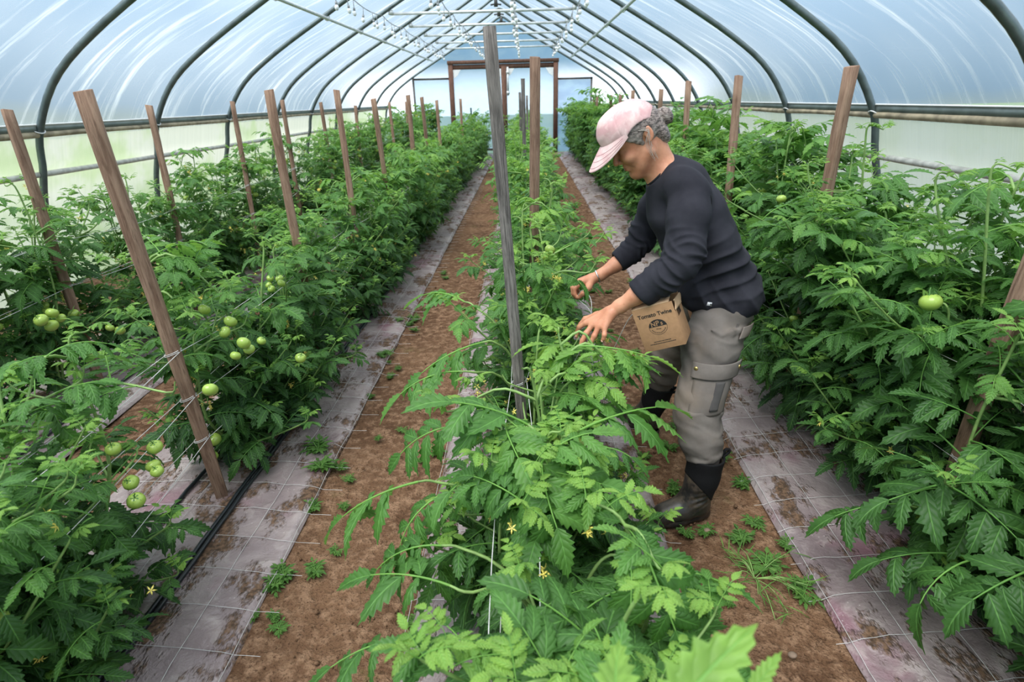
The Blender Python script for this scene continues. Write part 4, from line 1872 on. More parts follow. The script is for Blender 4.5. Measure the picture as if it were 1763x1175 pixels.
def person():
    root_loc = (0, 0, 0)
    # ---------------- body: head, neck, trunk, arms and hands in one skin
    s = SDF((.13, 1.80, .60), (.98, 2.56, 1.63), .0032)
    # skull and face
    s.ell(hd(.010, 0, .035), (.096, .075, .090), HR, 0)
    s.ell(hd(.052, 0, -.035), (.056, .056, .080), HR, .03)
    s.cone(hd(.012, .050, -.060), hd(.078, .016, -.112), .020, .017, .03)
    s.cone(hd(.012, -.050, -.060), hd(.078, -.016, -.112), .020, .017, .03)
    s.ell(hd(.088, 0, -.107), (.015, .018, .016), HR, .015)       # chin
    s.ell(hd(.070, 0, -.118), (.022, .022, .012), HR, .015)
    s.ell(hd(.087, 0, .020), (.024, .052, .016), HR, .02)        # brow
    for q in (-1, 1):
        s.ell(hd(.110, q * .030, -.004), (.021, .018, .013), HR, .010, sub=True)
        s.ell(hd(.090, q * .030, -.005), (.014, .015, .012), HR, .003)   # lids
        s.cone(hd(.103, q * .020, -.004), hd(.092, q * .044, -.007), .0016, .0016, .002, sub=True)
        s.cone(hd(.100, q * .022, -.017), hd(.088, q * .040, -.018), .0020, .0016, .004, sub=True)
        s.ell(hd(.080, q * .036, -.036), (.025, .022, .019), HR, .022)  # cheeks
        s.cone(hd(.102, q * .020, -.050), hd(.084, q * .038, -.080), .0016, .0012, .006, sub=True)  # smile fold
    s.cone(hd(.106, 0, .006), hd(.127, 0, -.034), .0070, .0095, .008)   # nose
    s.ell(hd(.1245, 0, -.039), (.0115, .0105, .0085), HR, .005)
    for q in (-1, 1):
        s.ell(hd(.112, q * .0125, -.043), (.0105, .0070, .0080), HR, .004)
        s.ell(hd(.1165, q * .0065, -.0505), (.0040, .0030, .0030), HR, .002, sub=True)
    s.cone(hd(.104, -.015, -.066), hd(.104, .015, -.066), .0070, .0070, .008)
    s.cone(hd(.101, -.014, -.080), hd(.101, .014, -.080), .0070, .0070, .008)
    s.cone(hd(.1135, -.006, -.0725), hd(.100, .027, -.0700), .0019, .0014, .003, sub=True)
    s.cone(hd(.1135, .006, -.0725), hd(.100, -.027, -.0700), .0019, .0014, .003, sub=True)
    s.cone(hd(.104, -.012, -.092), hd(.104, .012, -.092), .004, .004, .008, sub=True)
    for q in (-1, 1):     # ears
        s.ell(hd(-.012, q * .076, .004), (.017, .006, .029), HR, .006)
        s.ell(hd(-.008, q * .084, .007), (.009, .005, .017), HR, .005, sub=True)
        s.ell(hd(-.002, q * .075, -.020), (.008, .006, .009), HR, .006)
    # neck
    s.cone(hd(-.022, 0, -.045), (.522, 2.235, 1.330), .047, .053, .03)
    s.cone((.522, 2.235, 1.330), (.58, 2.235, 1.26), .053, .075, .03, sq=((0, 1, 0), 1.4))
    s.cone(hd(.030, 0, -.095), np.array([.498, 2.23, 1.290]), .024, .032, .03)
    for q in (-1, 1):
        s.cone(hd(-.010, q * .046, -.045), np.array([.488, 2.235 - q * .022, 1.285]), .011, .010, .012)   # tendons
    # trunk
    yw = ((0, 1, 0), 1.55)
    s.chain([(.575, 2.235, 1.285), (.625, 2.235, 1.18), (.685, 2.235, 1.06), (.745, 2.235, .95), (.785, 2.235, .86), (.77, 2.235, .78)], [.070, .090, .095, .095, .108, .10], .05, yw)
    # arms
    s.chain([(.575, 2.10, 1.270), (.555, 2.04, 1.20), (.545, 1.985, 1.060)], [.045, .042, .034], .03)
    s.chain([(.545, 1.985, 1.060), (.47, 1.985, .985), (.40, 2.00, .925), (.345, 2.015, .878), (.318, 2.02, .858)], [.036, .038, .033, .0255, .0235], .015)
    s.chain([(.575, 2.37, 1.260), (.535, 2.43, 1.16), (.505, 2.46, 1.03)], [.045, .04, .034], .03)
    s.chain([(.505, 2.46, 1.03), (.45, 2.45, .975), (.385, 2.42, .925), (.318, 2.40, .885), (.290, 2.40, .872)], [.034, .036, .031, .024, .022], .015)
    # near (left) hand: palm then four fingers and the thumb
    W = np.array([.316, 2.02, .857])
    mc = {'i': (.224, 2.045, .801), 'm': (.246, 2.022, .803), 'r': (.266, 2.000, .803), 'p': (.286, 1.982, .806)}
    for k, r in (('i', .0135), ('m', .0135), ('r', .0130), ('p', .0120)):
        q = np.array(mc[k])
        s.cone(W + (q - W) * .12 + np.array([0, (q[1] - 2.012) * .35, 0]), q, .0165, r, .016)
    jn = {'i': [(.199, 2.055, .782), (.190, 2.057, .757), (.187, 2.050, .742)], 'm': [(.222, 2.010, .774), (.206, 2.002, .745), (.200, 1.998, .729)],
          'r': [(.249, 1.985, .772), (.235, 1.980, .745), (.229, 1.980, .731)], 'p': [(.284, 1.966, .783), (.282, 1.966, .768), (.277, 1.970, .758)]}
    rr = {'i': .0098, 'm': .0100, 'r': .0096, 'p': .0086}
    for k, J in jn.items():
        P = [mc[k]] + J
        r = rr[k]
        s.chain(P, [r * 1.15, r * 1.04, r * .95, r * .82], .004)
        s.ell(P[1], (r * 1.12,) * 3, None, .004)
    s.chain([W + np.array([-.012, .018, -.008]), (.268, 2.070, .822), (.226, 2.088, .800), (.205, 2.090, .778)], [.017, .015, .0115, .009], .010)
    for a, b in ((W + np.array([-.02, 0, .008]), (.246, 2.018, .816)), (W + np.array([-.02, -.01, .008]), (.266, 1.996, .814)), (W + np.array([-.02, .008, .008]), (.226, 2.040, .813))):
        s.cone(a, b, .0035, .0035, .006)          # tendons
    # far (right) hand, pinching the twine
    W = np.array([.288, 2.40, .871])
    mc = {'i': (.232, 2.368, .862), 'm': (.228, 2.385, .864), 'r': (.230, 2.402, .860), 'p': (.236, 2.418, .852)}
    for k, q in mc.items():
        q = np.array(q)
        s.cone(W + (q - W) * .15, q, .0155, .0125, .016)
    jn = {'i': [(.203, 2.360, .838), (.204, 2.352, .815), (.212, 2.348, .802)], 'm': [(.196, 2.383, .838), (.199, 2.372, .811), (.208, 2.364, .797)],
          'r': [(.204, 2.408, .828), (.212, 2.402, .803), (.222, 2.394, .797)], 'p': [(.216, 2.428, .822), (.225, 2.424, .805), (.234, 2.418, .803)]}
    for k, J in jn.items():
        r = rr[k] * .96
        s.chain([mc[k]] + J, [r * 1.15, r * 1.05, r * .95, r * .82], .004)
    s.chain([W + np.array([-.008, -.014, -.008]), (.262, 2.352, .842), (.238, 2.342, .820), (.221, 2.342, .803)], [.016, .0135, .0105, .0085], .010)
    s.blur(1)
    body = put(s, 'person', M['skin'], None)
    tag(body, 'woman in pink cap bending over the centre row to tie tomato plants', 'person')
    # a material index for lips is not needed: small lip and brow pieces sit on the face
    b = MB()
    for u, r, w in ((-.0690, .0036, .018), (-.0765, .0040, .016)):
        P = [hd(.1085 - .012 * (q / w) ** 2 * 1.4 * abs(q) / w, q, u + .002 * (q / w) ** 2) for q in np.linspace(-w, w, 11)]
        b.tube(P, [r * max(.25, 1 - (q / w) ** 2) for q in np.linspace(-w, w, 11)], 8)
    b.build('lips', M['lip'], body)
    for q in (-1, 1):
        b = MB()
        P = [hd(.1085 - .012 * t * t, q * (.014 + .032 * t), .015 + .006 * math.sin(PI * t)) for t in np.linspace(0, 1, 9)]
        b.tube(P, [.0016, .0028, .003, .003, .0028, .0026, .002, .0016, .001], 6)
        b.build('eyebrow', M['brow'], body)
        b = MB()
        P = [hd(.1035 - .009 * abs(t), q * (.030 + .013 * t), -.008 - .003 * (1 - t * t)) for t in np.linspace(-1, 1, 9)]
        b.tube(P, .0012, 6)
        b.build('eyelashes', M['brow'], body)
    # fingernails
    for c, n in (((.1985, 1.992, .733), (-.5, -.7, .3)), ((.2275, 1.973, .735), (-.4, -.8, .3)), ((.183, 2.043, .747), (-.6, -.6, .3)), ((.276, 1.963, .761), (-.2, -.8, .3))):
        b = MB()
        b.sphere((0, 0, 0), .0052, 10, 7, (.8, 1.1, .25))
        nl = b.build('fingernail', simple('nail', (.70, .42, .33), .3, 0, .05) if 'nail' not in M else M['nail'], body)
        M['nail'] = nl.data.materials[0]
        q = Vector(n).to_track_quat('Z', 'Y').to_matrix().to_4x4()
        q.translation = Vector(c)
        nl.matrix_world = q
    # bracelet on the far wrist
    b = MB()
    ax = Vector((.40, .02, .17)).normalized()
    q = ax.to_track_quat('Z', 'Y').to_matrix()
    b.tube([Vector((.306, 2.401, .8795)) + q @ Vector((.0265 * math.cos(a), .0265 * math.sin(a), 0)) for a in np.linspace(0, 2 * PI, 25)], .0035, 8, False)
    b.build('bracelet', M['silver'], body)

    # ---------------- hair
    s = SDF(HO - .22, HO + .22, .003)
    s.ell(hd(.008, 0, .028), (.099, .081, .084), HR, 0)
    s.ell(hd(-.058, 0, -.030), (.034, .052, .045), HR, .02)
    s.ell(hd(-.066, .0, -.058), (.020, .034, .020), HR, .012)
    s.cone(hd(-.07, 0, .0), hd(-.098, 0, .014), .024, .024, .01)
    s.ell(hd(-.106, .004, .006), (.024, .032, .033), HR, .006)
    # free the face, ears and neck
    s.ell(hd(.118, 0, -.050), (.108, .12, .095), HR, .006, sub=True)
    s.ell(hd(-.002, .085, -.020), (.022, .03, .036), HR, .006, sub=True)
    s.ell(hd(-.002, -.085, -.020), (.022, .03, .036), HR, .006, sub=True)
    s.ell(hd(.022, 0, -.095), (.066, .10, .050), HR, .01, sub=True)

    def strands(P):
        Q = (P - HO) @ HR
        a = np.arctan2(Q[:, 2] - .006, Q[:, 0] + .106)
        bun = np.clip((-.078 - Q[:, 0]) / .01, 0, 1)
        side = np.sin((Q[:, 2] + Q[:, 0] * .45) * 330 + 3 * np.sin(Q[:, 0] * 60))
        return .0006 * side * (1 - bun) + .0009 * np.sin(a * 9 + Q[:, 1] * 160) * bun
    s.wrinkle(strands)
    put(s, 'hair', M['hair'], body)
    b = MB()
    rs = np.random.RandomState(2)
    for k in range(9):
        p0 = hd(.028 - .002 * k, .078, .040 - .002 * k)
        p1 = hd(-.012 + rs.normal(0, .004), .086, .014 + rs.normal(0, .004))
        p2 = hd(.008 + rs.normal(0, .006), .080, -.02 + rs.normal(0, .008))
        p3 = hd(.012 + rs.normal(0, .006), .070, -.085 + rs.normal(0, .01))
        b.tube(spline([p0, p1, p2, p3], 14), .0005, 4, False)
    b.build('loose_hair', simple('pale_hair', (.62, .55, .48), .5), body)

    # ---------------- cap
    s = SDF(HO - .24, HO + .24, .003)
    cc = (.028, 0, .046)
    s.ell(hd(*cc), (.110, .089, .092), HR, 0)
    s.ell(hd(.072, 0, .070), (.062, .066, .056), HR, .03)
    nrm = HR @ np.array([.10, 0, -1.])
    s.plane(hd(.028, 0, .031), nrm, 0)
    for q in (-1, 1):
        s.ell(hd(.002, q * .086, .022), (.066, .034, .031), HR, .004, sub=True)
    s.ell(hd(cc[0], 0, .040), (.104, .083, .078), HR, 0, sub=True)
    s.ell(hd(-.100, 0, .004), (.036, .030, .026), HR, .004, sub=True)

    def seams(P):
        Q = (P - HO) @ HR
        a = np.arctan2(Q[:, 1], Q[:, 0] - cc[0])
        sm = np.abs(((a / (PI / 3)) + .5) % 1 - .5)
        return .0015 * np.exp(-(sm / .02) ** 2) + .0009 * np.sin(Q[:, 0] * 90 + Q[:, 2] * 60) * np.sin(Q[:, 2] * 110)
    s.wrinkle(seams)
    cap = put(s, 'cap', M['cap'], body)
    b = MB()
    b.sphere(hd(.030, 0, .1385), .006, 10, 7, (1, 1, .6))
    b.build('cap_button', M['cap'], cap)
    # brim
    G1, G2 = [], []
    for i, t in enumerate(np.linspace(-1, 1, 25)):
        a = t * 1.34
        inner = np.array([cc[0] + .003 + .112 * math.cos(a), .089 * math.sin(a), .048 - .004 * math.cos(a)])
        ext = .080 * (1 - abs(t) ** 3.0) + .001
        row1, row2 = [], []
        for f in np.linspace(0, 1, 9):
            p = inner + np.array([ext * f, 0, -(.56 * ext * f) - .16 * (abs(t) ** 2) * ext * f - .006 * f * f])
            p[2] -= .006 * (inner[1] / .09) ** 2 * (f)
            row1.append(hd(*(p + [0, 0, .0016])))
            row2.append(hd(*(p - [0, 0, .0016])))
        G1.append(row1)
        G2.append(row2)
    G1, G2 = np.array(G1), np.array(G2)
    b = MB()
    b.grid(G1)
    b.grid(np.stack([G1[:, -1], G2[:, -1]], 1))
    br = b.build('brim', M['cap'], cap)
    b = MB()
    b.grid(G2[:, ::-1])
    b.build('brim_lining', M['capin'], br)
    b = MB()       # stitched rows on the brim
    for f in (3, 5, 7):
        b.tube(G1[1:-1, f] + HR @ np.array([0, 0, .0004]), .0005, 4, False)
    b.build('stitching', M['capin'], br)
    b = MB()
    for a, e in ((.9, .9), (-.9, .9), (2.2, .8)):
        b.sphere(hd(cc[0] + .105 * math.cos(a) * .6, .083 * math.sin(a) * .8, cc[2] + .070 * e), .0032, 8, 6)
    b.build('eyelet', M['capin'], cap)
    b = MB()       # faded yellow embroidered line on the front panel
    P = [hd(cc[0] + .1085 * math.cos(a), .0875 * math.sin(a), .070 + .004 * math.sin(a * 25)) for a in np.linspace(-.1, .75, 40)]
    b.tube(P, .0016, 5)
    b.build('embroidery', simple('faded_yellow_thread', (.72, .58, .28), .7), cap)

    # ---------------- shirt
    s = SDF((.36, 1.86, .72), (1.02, 2.60, 1.43), .004)
    s.chain([(.590, 2.235, 1.285), (.645, 2.235, 1.185), (.700, 2.235, 1.07), (.752, 2.235, .955), (.790, 2.235, .870)], [.082, .104, .110, .112, .122], .05, ((0, 1, 0), 1.42))
    s.cone((.520, 2.235, 1.335), (.60, 2.235, 1.29), .068, .088, .03)
    s.cone((.502, 2.235, 1.305), (.545, 2.235, 1.19), .052, .078, .03, sq=((0, 1, 0), 1.4))
    s.cone((.560, 2.13, 1.300), (.560, 2.34, 1.300), .066, .066, .04)
    s.ell((.82, 2.235, .885), (.105, .17, .09), None, .04)
    # loose front of the shirt hanging toward the row
    s.cone((.58, 2.235, 1.16), (.66, 2.235, .93), .085, .085, .05, sq=((0, 1, 0), 1.35))
    s.cone((.655, 2.2, .90), (.80, 2.2, .835), .085, .115, .05, sq=((0, 1, 0), 1.45))
    for y0, P, R in ((2.1, [(.595, 2.105, 1.270), (.575, 2.055, 1.20), (.560, 2.0, 1.09), (.545, 1.985, 1.045)], [.068, .072, .066, .060]),
                     (2.4, [(.580, 2.37, 1.260), (.540, 2.42, 1.17), (.510, 2.45, 1.07), (.500, 2.455, 1.02)], [.064, .064, .056, .052])):
        s.chain(P, R, .03)
    s.chain([(.545, 1.985, 1.045), (.49, 1.985, 1.000), (.425, 1.996, .945), (.40, 2.0, .925)], [.060, .060, .054, .048], .02)
    s.chain([(.500, 2.455, 1.02), (.455, 2.45, .98), (.405, 2.43, .943), (.385, 2.42, .930)], [.052, .050, .044, .041], .02)
    # cuffs
    ax = np.array([-.62, .08, -.62])
    s.plane((.408, 1.998, .930), ax, .004, (.36, 1.9, .80), (.50, 2.1, 1.05))
    s.cone((.44, 1.997, .957), (.36, 2.0, .886), .040, .038, .004, sub=True, pad=.01)
    ax = np.array([-.72, -.2, -.45])
    s.plane((.392, 2.425, .934), ax, .004, (.36, 2.34, .85), (.47, 2.50, 1.02))
    s.cone((.42, 2.435, .955), (.34, 2.41, .895), .034, .032, .004, sub=True, pad=.01)
    # neckline
    cn, nn = np.array([.503, 2.235, 1.340]), np.array([-.80, 0, .60])
    s.plane(cn + nn * .004, nn, .004, (.38, 2.14, 1.23), (.62, 2.33, 1.43))
    s.cone(cn - nn * .012, cn + nn * .10, .060, .066, .004, sub=True)
    # hem: open below
    s.plane((.80, 2.235, .800), (.22, 0, -1), .012, (.5, 1.9, .72), (1.02, 2.6, .90))
    rs = np.random.RandomState(5)

    def limb_folds(P, a, b, c, amp, lam, skew, seed):
        """rounded creases across a limb, strongest at c (0..1)"""
        a, b = np.array(a, float), np.array(b, float)
        L = np.linalg.norm(b - a)
        d = (b - a) / L
        q = P - a
        t = q @ d
        r = np.linalg.norm(q - t[:, None] * d, axis=1)
        u = np.cross(d, [0, 1, 0])
        u /= np.linalg.norm(u)
        v = np.cross(d, u)
        th = np.arctan2(q @ v, q @ u)
        ph = t / lam * 2 * PI + skew * np.sin(th + seed) + 1.6 * np.sin(2 * th + seed * 2 + t * 25) + 1.1 * np.sin(3 * th - t * 40 + seed)
        m = np.exp(-((t / L - c) / .42) ** 2) * np.clip((.11 - r) / .03, 0, 1) * (.55 + .45 * np.sin(th * 2 + t * 35 + seed))
        m = m * (t > -.02) * (t < L + .02)
        rid = (1 - np.abs(np.sin(ph / 2))) ** 1.5
        return -amp * rid * m

    def wob(P):
        x, y, z = P.T
        d = .0016 * np.sin(x * 38 + z * 55 + 2 * np.sin(y * 20)) + .0016 * np.sin(y * 30 + z * 22)
        d = d + limb_folds(P, (.575, 2.055, 1.20), (.545, 1.985, 1.05), .8, .014, .032, 2.2, 1.)
        d = d + limb_folds(P, (.548, 1.985, 1.055), (.408, 1.998, .930), .3, .017, .030, 2.0, 2.5)
        d = d + limb_folds(P, (.540, 2.42, 1.17), (.505, 2.45, 1.03), .8, .012, .032, 2.0, 4.)
        d = d + limb_folds(P, (.505, 2.45, 1.03), (.39, 2.425, .935), .3, .014, .030, 2.0, 5.)
        # drapes round the waist
        m = np.exp(-((z - 1.0) / .10) ** 2) * (x > .62)
        ph = (z * .9 - (x - .7) * .35) / .055 * 2 * PI + 1.8 * np.sin(x * 14 + 1) + 1.2 * np.sin(y * 16)
        d = d - .014 * m * (1 - np.abs(np.sin(ph / 2))) ** 1.5
        m2 = np.exp(-((z - .87) / .06) ** 2) * (x > .62)
        ph = (z * .5 + (x - .7) * .8) / .06 * 2 * PI + 1.5 * np.sin(x * 20)
        return d - .011 * m2 * (1 - np.abs(np.sin(ph / 2))) ** 1.5
    s.wrinkle(wob)
    s.blur(1)
    sh = put(s, 'shirt', M['shirt'], body)
    b = MB()
    b.tube(spline([(.628, 2.075, 1.310), (.655, 2.062, 1.255), (.645, 2.052, 1.19), (.628, 2.05, 1.13)], 16), .0016, 5, False)
    b.tube(spline([(.555, 2.16, 1.345), (.600, 2.11, 1.325), (.640, 2.075, 1.300)], 12), .0016, 5, False)
    b.build('seam', M['neo'], sh)
    # ribbed collar band
    b = MB()
    P = []
    for a in np.linspace(0, 2 * PI, 41):
        P.append(cn + nn * .004 + np.array([.60, 0, .80]) * .064 * math.cos(a) + np.array([0, 1, 0]) * .064 * math.sin(a))
    b.tube(P, .0048, 8, False)
    b.build('collar', M['shirt'], sh)
    return body, sh


PERSON, SHIRT = person()


def lower_body():
    tr = SDF((.44, 1.78, .20), (1.00, 2.66, .98), .004)
    s = tr
    s.ell((.785, 2.235, .83), (.118, .165, .11), None, 0)
    s.ell((.83, 2.235, .83), (.085, .15, .09), None, .04)
    near = [(.765, 2.125, .80), (.715, 2.065, .68), (.675, 1.995, .52), (.660, 1.965, .44), (.674, 1.922, .345), (.690, 1.90, .26)]
    far = [(.765, 2.335, .80), (.715, 2.40, .66), (.655, 2.465, .50), (.648, 2.49, .43), (.650, 2.51, .35), (.650, 2.525, .28)]
    s.chain(near, [.108, .102, .084, .081, .074, .056], .04)
    s.chain(far, [.106, .098, .082, .078, .070, .055], .04)
    rs = np.random.RandomState(8)

    def folds(c, r, n, dz, amp):
        c = np.array(c, float)
        for i in range(n):
            ph = rs.uniform(-2.6, .4)
            z = rs.uniform(-dz, dz)
            w = rs.uniform(.5, 1.0)
            P = [c + np.array([math.cos(ph + q) * r, math.sin(ph + q) * r, z + q * rs.uniform(-.02, .03)]) for q in np.linspace(-w, w, 6)]
            for k in range(5):
                s.cone(P[k], P[k + 1], amp, amp, .010, pad=.01)
    folds((.665, 1.975, .46), .078, 7, .05, .005)
    folds((.672, 1.925, .345), .072, 6, .045, .0055)
    folds((.684, 1.908, .310), .066, 4, .012, .0045)
    folds((.735, 2.09, .74), .103, 6, .07, .005)
    folds((.655, 2.475, .47), .076, 7, .06, .0055)
    folds((.650, 2.51, .35), .068, 6, .05, .0055)

    def wob(P):
        x, y, z = P.T
        th = np.arctan2(y - 2.0, x - .67)
        m = np.exp(-((z - .43) / .09) ** 2) + .9 * np.exp(-((z - .30) / .04) ** 2) + .7 * np.exp(-((z - .74) / .06) ** 2)
        ph = z / .055 * 2 * PI + 2.6 * np.sin(th + 1) + 2.2 * np.sin(2 * th + z * 25) + 1.2 * np.sin(4 * th - z * 30) + x * 12
        rid = (1 - np.abs(np.sin(ph / 2))) ** 1.5
        return -.0075 * rid * m * (.55 + .45 * np.sin(th * 2 + z * 22)) + .0016 * np.sin(z * 90 + x * 40 + 2 * np.sin(y * 30)) + .0014 * np.sin(x * 60 + y * 50 + z * 30)
    s.wrinkle(wob)
    s.blur(1)
    t = put(s, 'trousers', M['trouser'], PERSON)

    def on_leg(ang, z, off=0.):
        """point on the near leg surface at an angle seen from above"""
        zs = [p[2] for p in near][::-1]
        cx = np.interp(z, zs, [p[0] for p in near][::-1])
        cy = np.interp(z, zs, [p[1] for p in near][::-1])
        r = np.interp(z, zs, [.063, .075, .081, .084, .102, .108]) + off
        return np.array([cx + r * math.cos(ang), cy + r * math.sin(ang), z])

    def patch(name, a0, a1, z0, z1, off, mat, parent, bulge=.0, n=14):
        G = []
        for z in np.linspace(z0, z1, n):
            G.append([on_leg(a, z, off + bulge * math.sin(PI * (a - a0) / (a1 - a0)) * math.sin(PI * (z - z0) / (z1 - z0))) for a in np.linspace(a0, a1, n)])
        b = MB()
        b.grid(np.array(G))
        o = b.build(name, mat, parent)
        m = o.modifiers.new('solid', 'SOLIDIFY')
        m.thickness = .005
        m.offset = 0
        return o
    A0, A1 = -2.35, -.60
    pk = patch('cargo_pocket', A0 + .08, A1 - .05, .475, .625, .013, M['trouser'], t, .012)
    patch('pocket_slit', -1.52, -1.22, .50, .605, .0245, M['trdark'], pk, .002)
    fl = patch('pocket_flap', A0, A1, .612, .668, .024, M['trouser'], t, .004)
    for a in (A0 + .14, A1 - .16):
        b = MB()
        b.sphere((0, 0, 0), .0085, 12, 8, (1, 1, .45))
        o = b.build('snap_button', M['brass'], fl)
        p = on_leg(a, .648, .029)
        q = Vector((math.cos(a), math.sin(a), .1)).to_track_quat('Z', 'Y').to_matrix().to_4x4()
        q.translation = Vector(p)
        o.matrix_world = q
    patch('rear_pocket_flap', -1.15, -.55, .748, .79, .015, M['trouser'], t, .003)
    b = MB()
    b.tube([on_leg(-1.35, z, .003) for z in np.linspace(.69, .80, 12)], .0013, 5, False)
    b.tube([on_leg(-1.29, z, .003) for z in np.linspace(.69, .80, 12)], .0010, 5, False)
    b.tube([on_leg(a, .685, .004) for a in np.linspace(A0, A1, 16)], .0018, 5, False)
    b.tube([on_leg(a, .455, .004) for a in np.linspace(A0, A1, 16)], .0016, 5, False)
    b.build('seam', M['trdark'], t)
    # ---------------- boots
    for side, heel, toe, knee, rim in (('near', (.735, 1.905), (.490, 1.845), (.685, 1.90), .272), ('far', (.655, 2.505), (.480, 2.690), (.650, 2.525), .262)):
        heel, toe = np.array(heel), np.array(toe)
        d = (toe - heel)
        Lf = np.linalg.norm(d)
        d = d / Lf
        n = np.array([-d[1], d[0]])

        def q(f, l, z):
            p = heel + d * f + n * l
            return (p[0], p[1], z)
        ank = np.array(q(.055, 0, .10))
        top = np.array([knee[0] + (.010 if side == 'near' else .004), knee[1], rim + .03])
        s = SDF((min(heel[0], toe[0], knee[0]) - .12, min(heel[1], toe[1], knee[1]) - .12, -.01), (max(heel[0], toe[0], knee[0]) + .12, max(heel[1], toe[1], knee[1]) + .12, .32), .0035)
        sqn = ((n[0], n[1], 0), 1.12)
        s.cone(q(.045, 0, .050), q(.12, 0, .052), .040, .040, .02, sq=sqn)
        s.cone(q(.12, 0, .048), q(Lf - .045, 0, .040), .043, .039, .02, sq=sqn)
        s.cone(q(.10, 0, .085), q(Lf - .07, 0, .050), .036, .030, .03)
        s.cone(ank, ank + (top - ank) * .5, .049, .060, .03)
        s.cone(ank + (top - ank) * .45, top, .059, .070, .02)
        s.cone(q(.10, 0, .11), (ank + (top - ank) * .45), .034, .05, .03)
        s.plane((0, 0, .014), (0, 0, -1), .004)
        tn = (top - ank) / np.linalg.norm(top - ank)
        s.plane(top - tn * .018, tn + np.array([0, 0, .2]), .004, hi=None)
        s.cone(top - tn * .10, top + tn * .05, .056, .066, .003, sub=True)

        def creas(P):
            f = (P[:, :2] - heel) @ d
            m = np.exp(-((f - .075) / .035) ** 2) * np.exp(-((P[:, 2] - .12) / .04) ** 2)
            return .0030 * np.sin(P[:, 2] * 230 + f * 110) * m
        s.wrinkle(creas)
        bt = put(s, 'boot', M['boot'], PERSON)
        # neoprene upper: a slightly larger shell at the back and top
        s2 = SDF(s.lo, s.lo + (s.n - 1) * s.h, s.h)
        s2.cone(ank, ank + (top - ank) * .5, .0525, .0640, .03)
        s2.cone(ank + (top - ank) * .45, top, .0630, .0745, .02)
        cutp = ank + (top - ank) * .45
        bk = np.array([-d[0], -d[1], 0])
        s2.plane(cutp - bk * .030 - tn * .02, -(bk * .75 + tn * .66), .003)
        s2.plane(top - tn * .010, tn + np.array([0, 0, .2]), .004)
        s2.cone(top - tn * .10, top + tn * .05, .058, .068, .003, sub=True)
        put(s2, 'neoprene_upper', M['neo'], bt)
        # sole
        ring = []
        for a in np.linspace(0, 2 * PI, 41):
            c, sn = math.cos(a), math.sin(a)
            f = Lf / 2 + (Lf / 2 + .004) * c - .0
            w = .038 + .010 * math.sin(PI * min(1, max(0, (f / Lf - .25) / .75))) - .006 * math.exp(-((f / Lf - .38) / .12) ** 2)
            ring.append((f, w * np.sign(sn) * abs(sn) ** .65))
        b = MB()
        G = []
        for z, k in ((.001, .94), (.002, .985), (.012, 1.0), (.022, 1.0), (.027, .97)):
            G.append([q(Lf / 2 + (f - Lf / 2) * k, l * k, z) for f, l in ring])
        b.grid(np.array(G)[:, ::-1])
        G = [[q(Lf / 2 + (f - Lf / 2) * k, l * k, .001) for f, l in ring] for k in (.0, .5, .94)]
        b.grid(np.array(G)[:, ::-1])
        b.build('sole', M['boot'], bt)
        b = MB()
        pb = top - tn * .012 + bk * .070
        b.tube(spline([pb - tn * .015, pb + bk * .012 + tn * .014, pb + bk * .03 + tn * .008, pb + bk * .022 - tn * .006, pb - tn * .02], 16), .0065, 8)
        b.build('pull_tab', M['neo'], bt)
    return t


TROUSERS = lower_body()


def text_mesh(txt, size, mat, name, extrude=.0004, bold=.0):
    c = bpy.data.curves.new(name, 'FONT')
    c.body = txt
    c.size = size
    c.extrude = extrude
    c.offset = bold
    c.align_x = 'CENTER'
    c.align_y = 'CENTER'
    c.materials.append(mat)
    o = bpy.data.objects.new(name, c)
    COL.objects.link(o)
    me = bpy.data.meshes.new_from_object(o.evaluated_get(bpy.context.evaluated_depsgraph_get()))
    bpy.data.objects.remove(o)
    me.name = name
    o = bpy.data.objects.new(name, me)
    COL.objects.link(o)
    return o


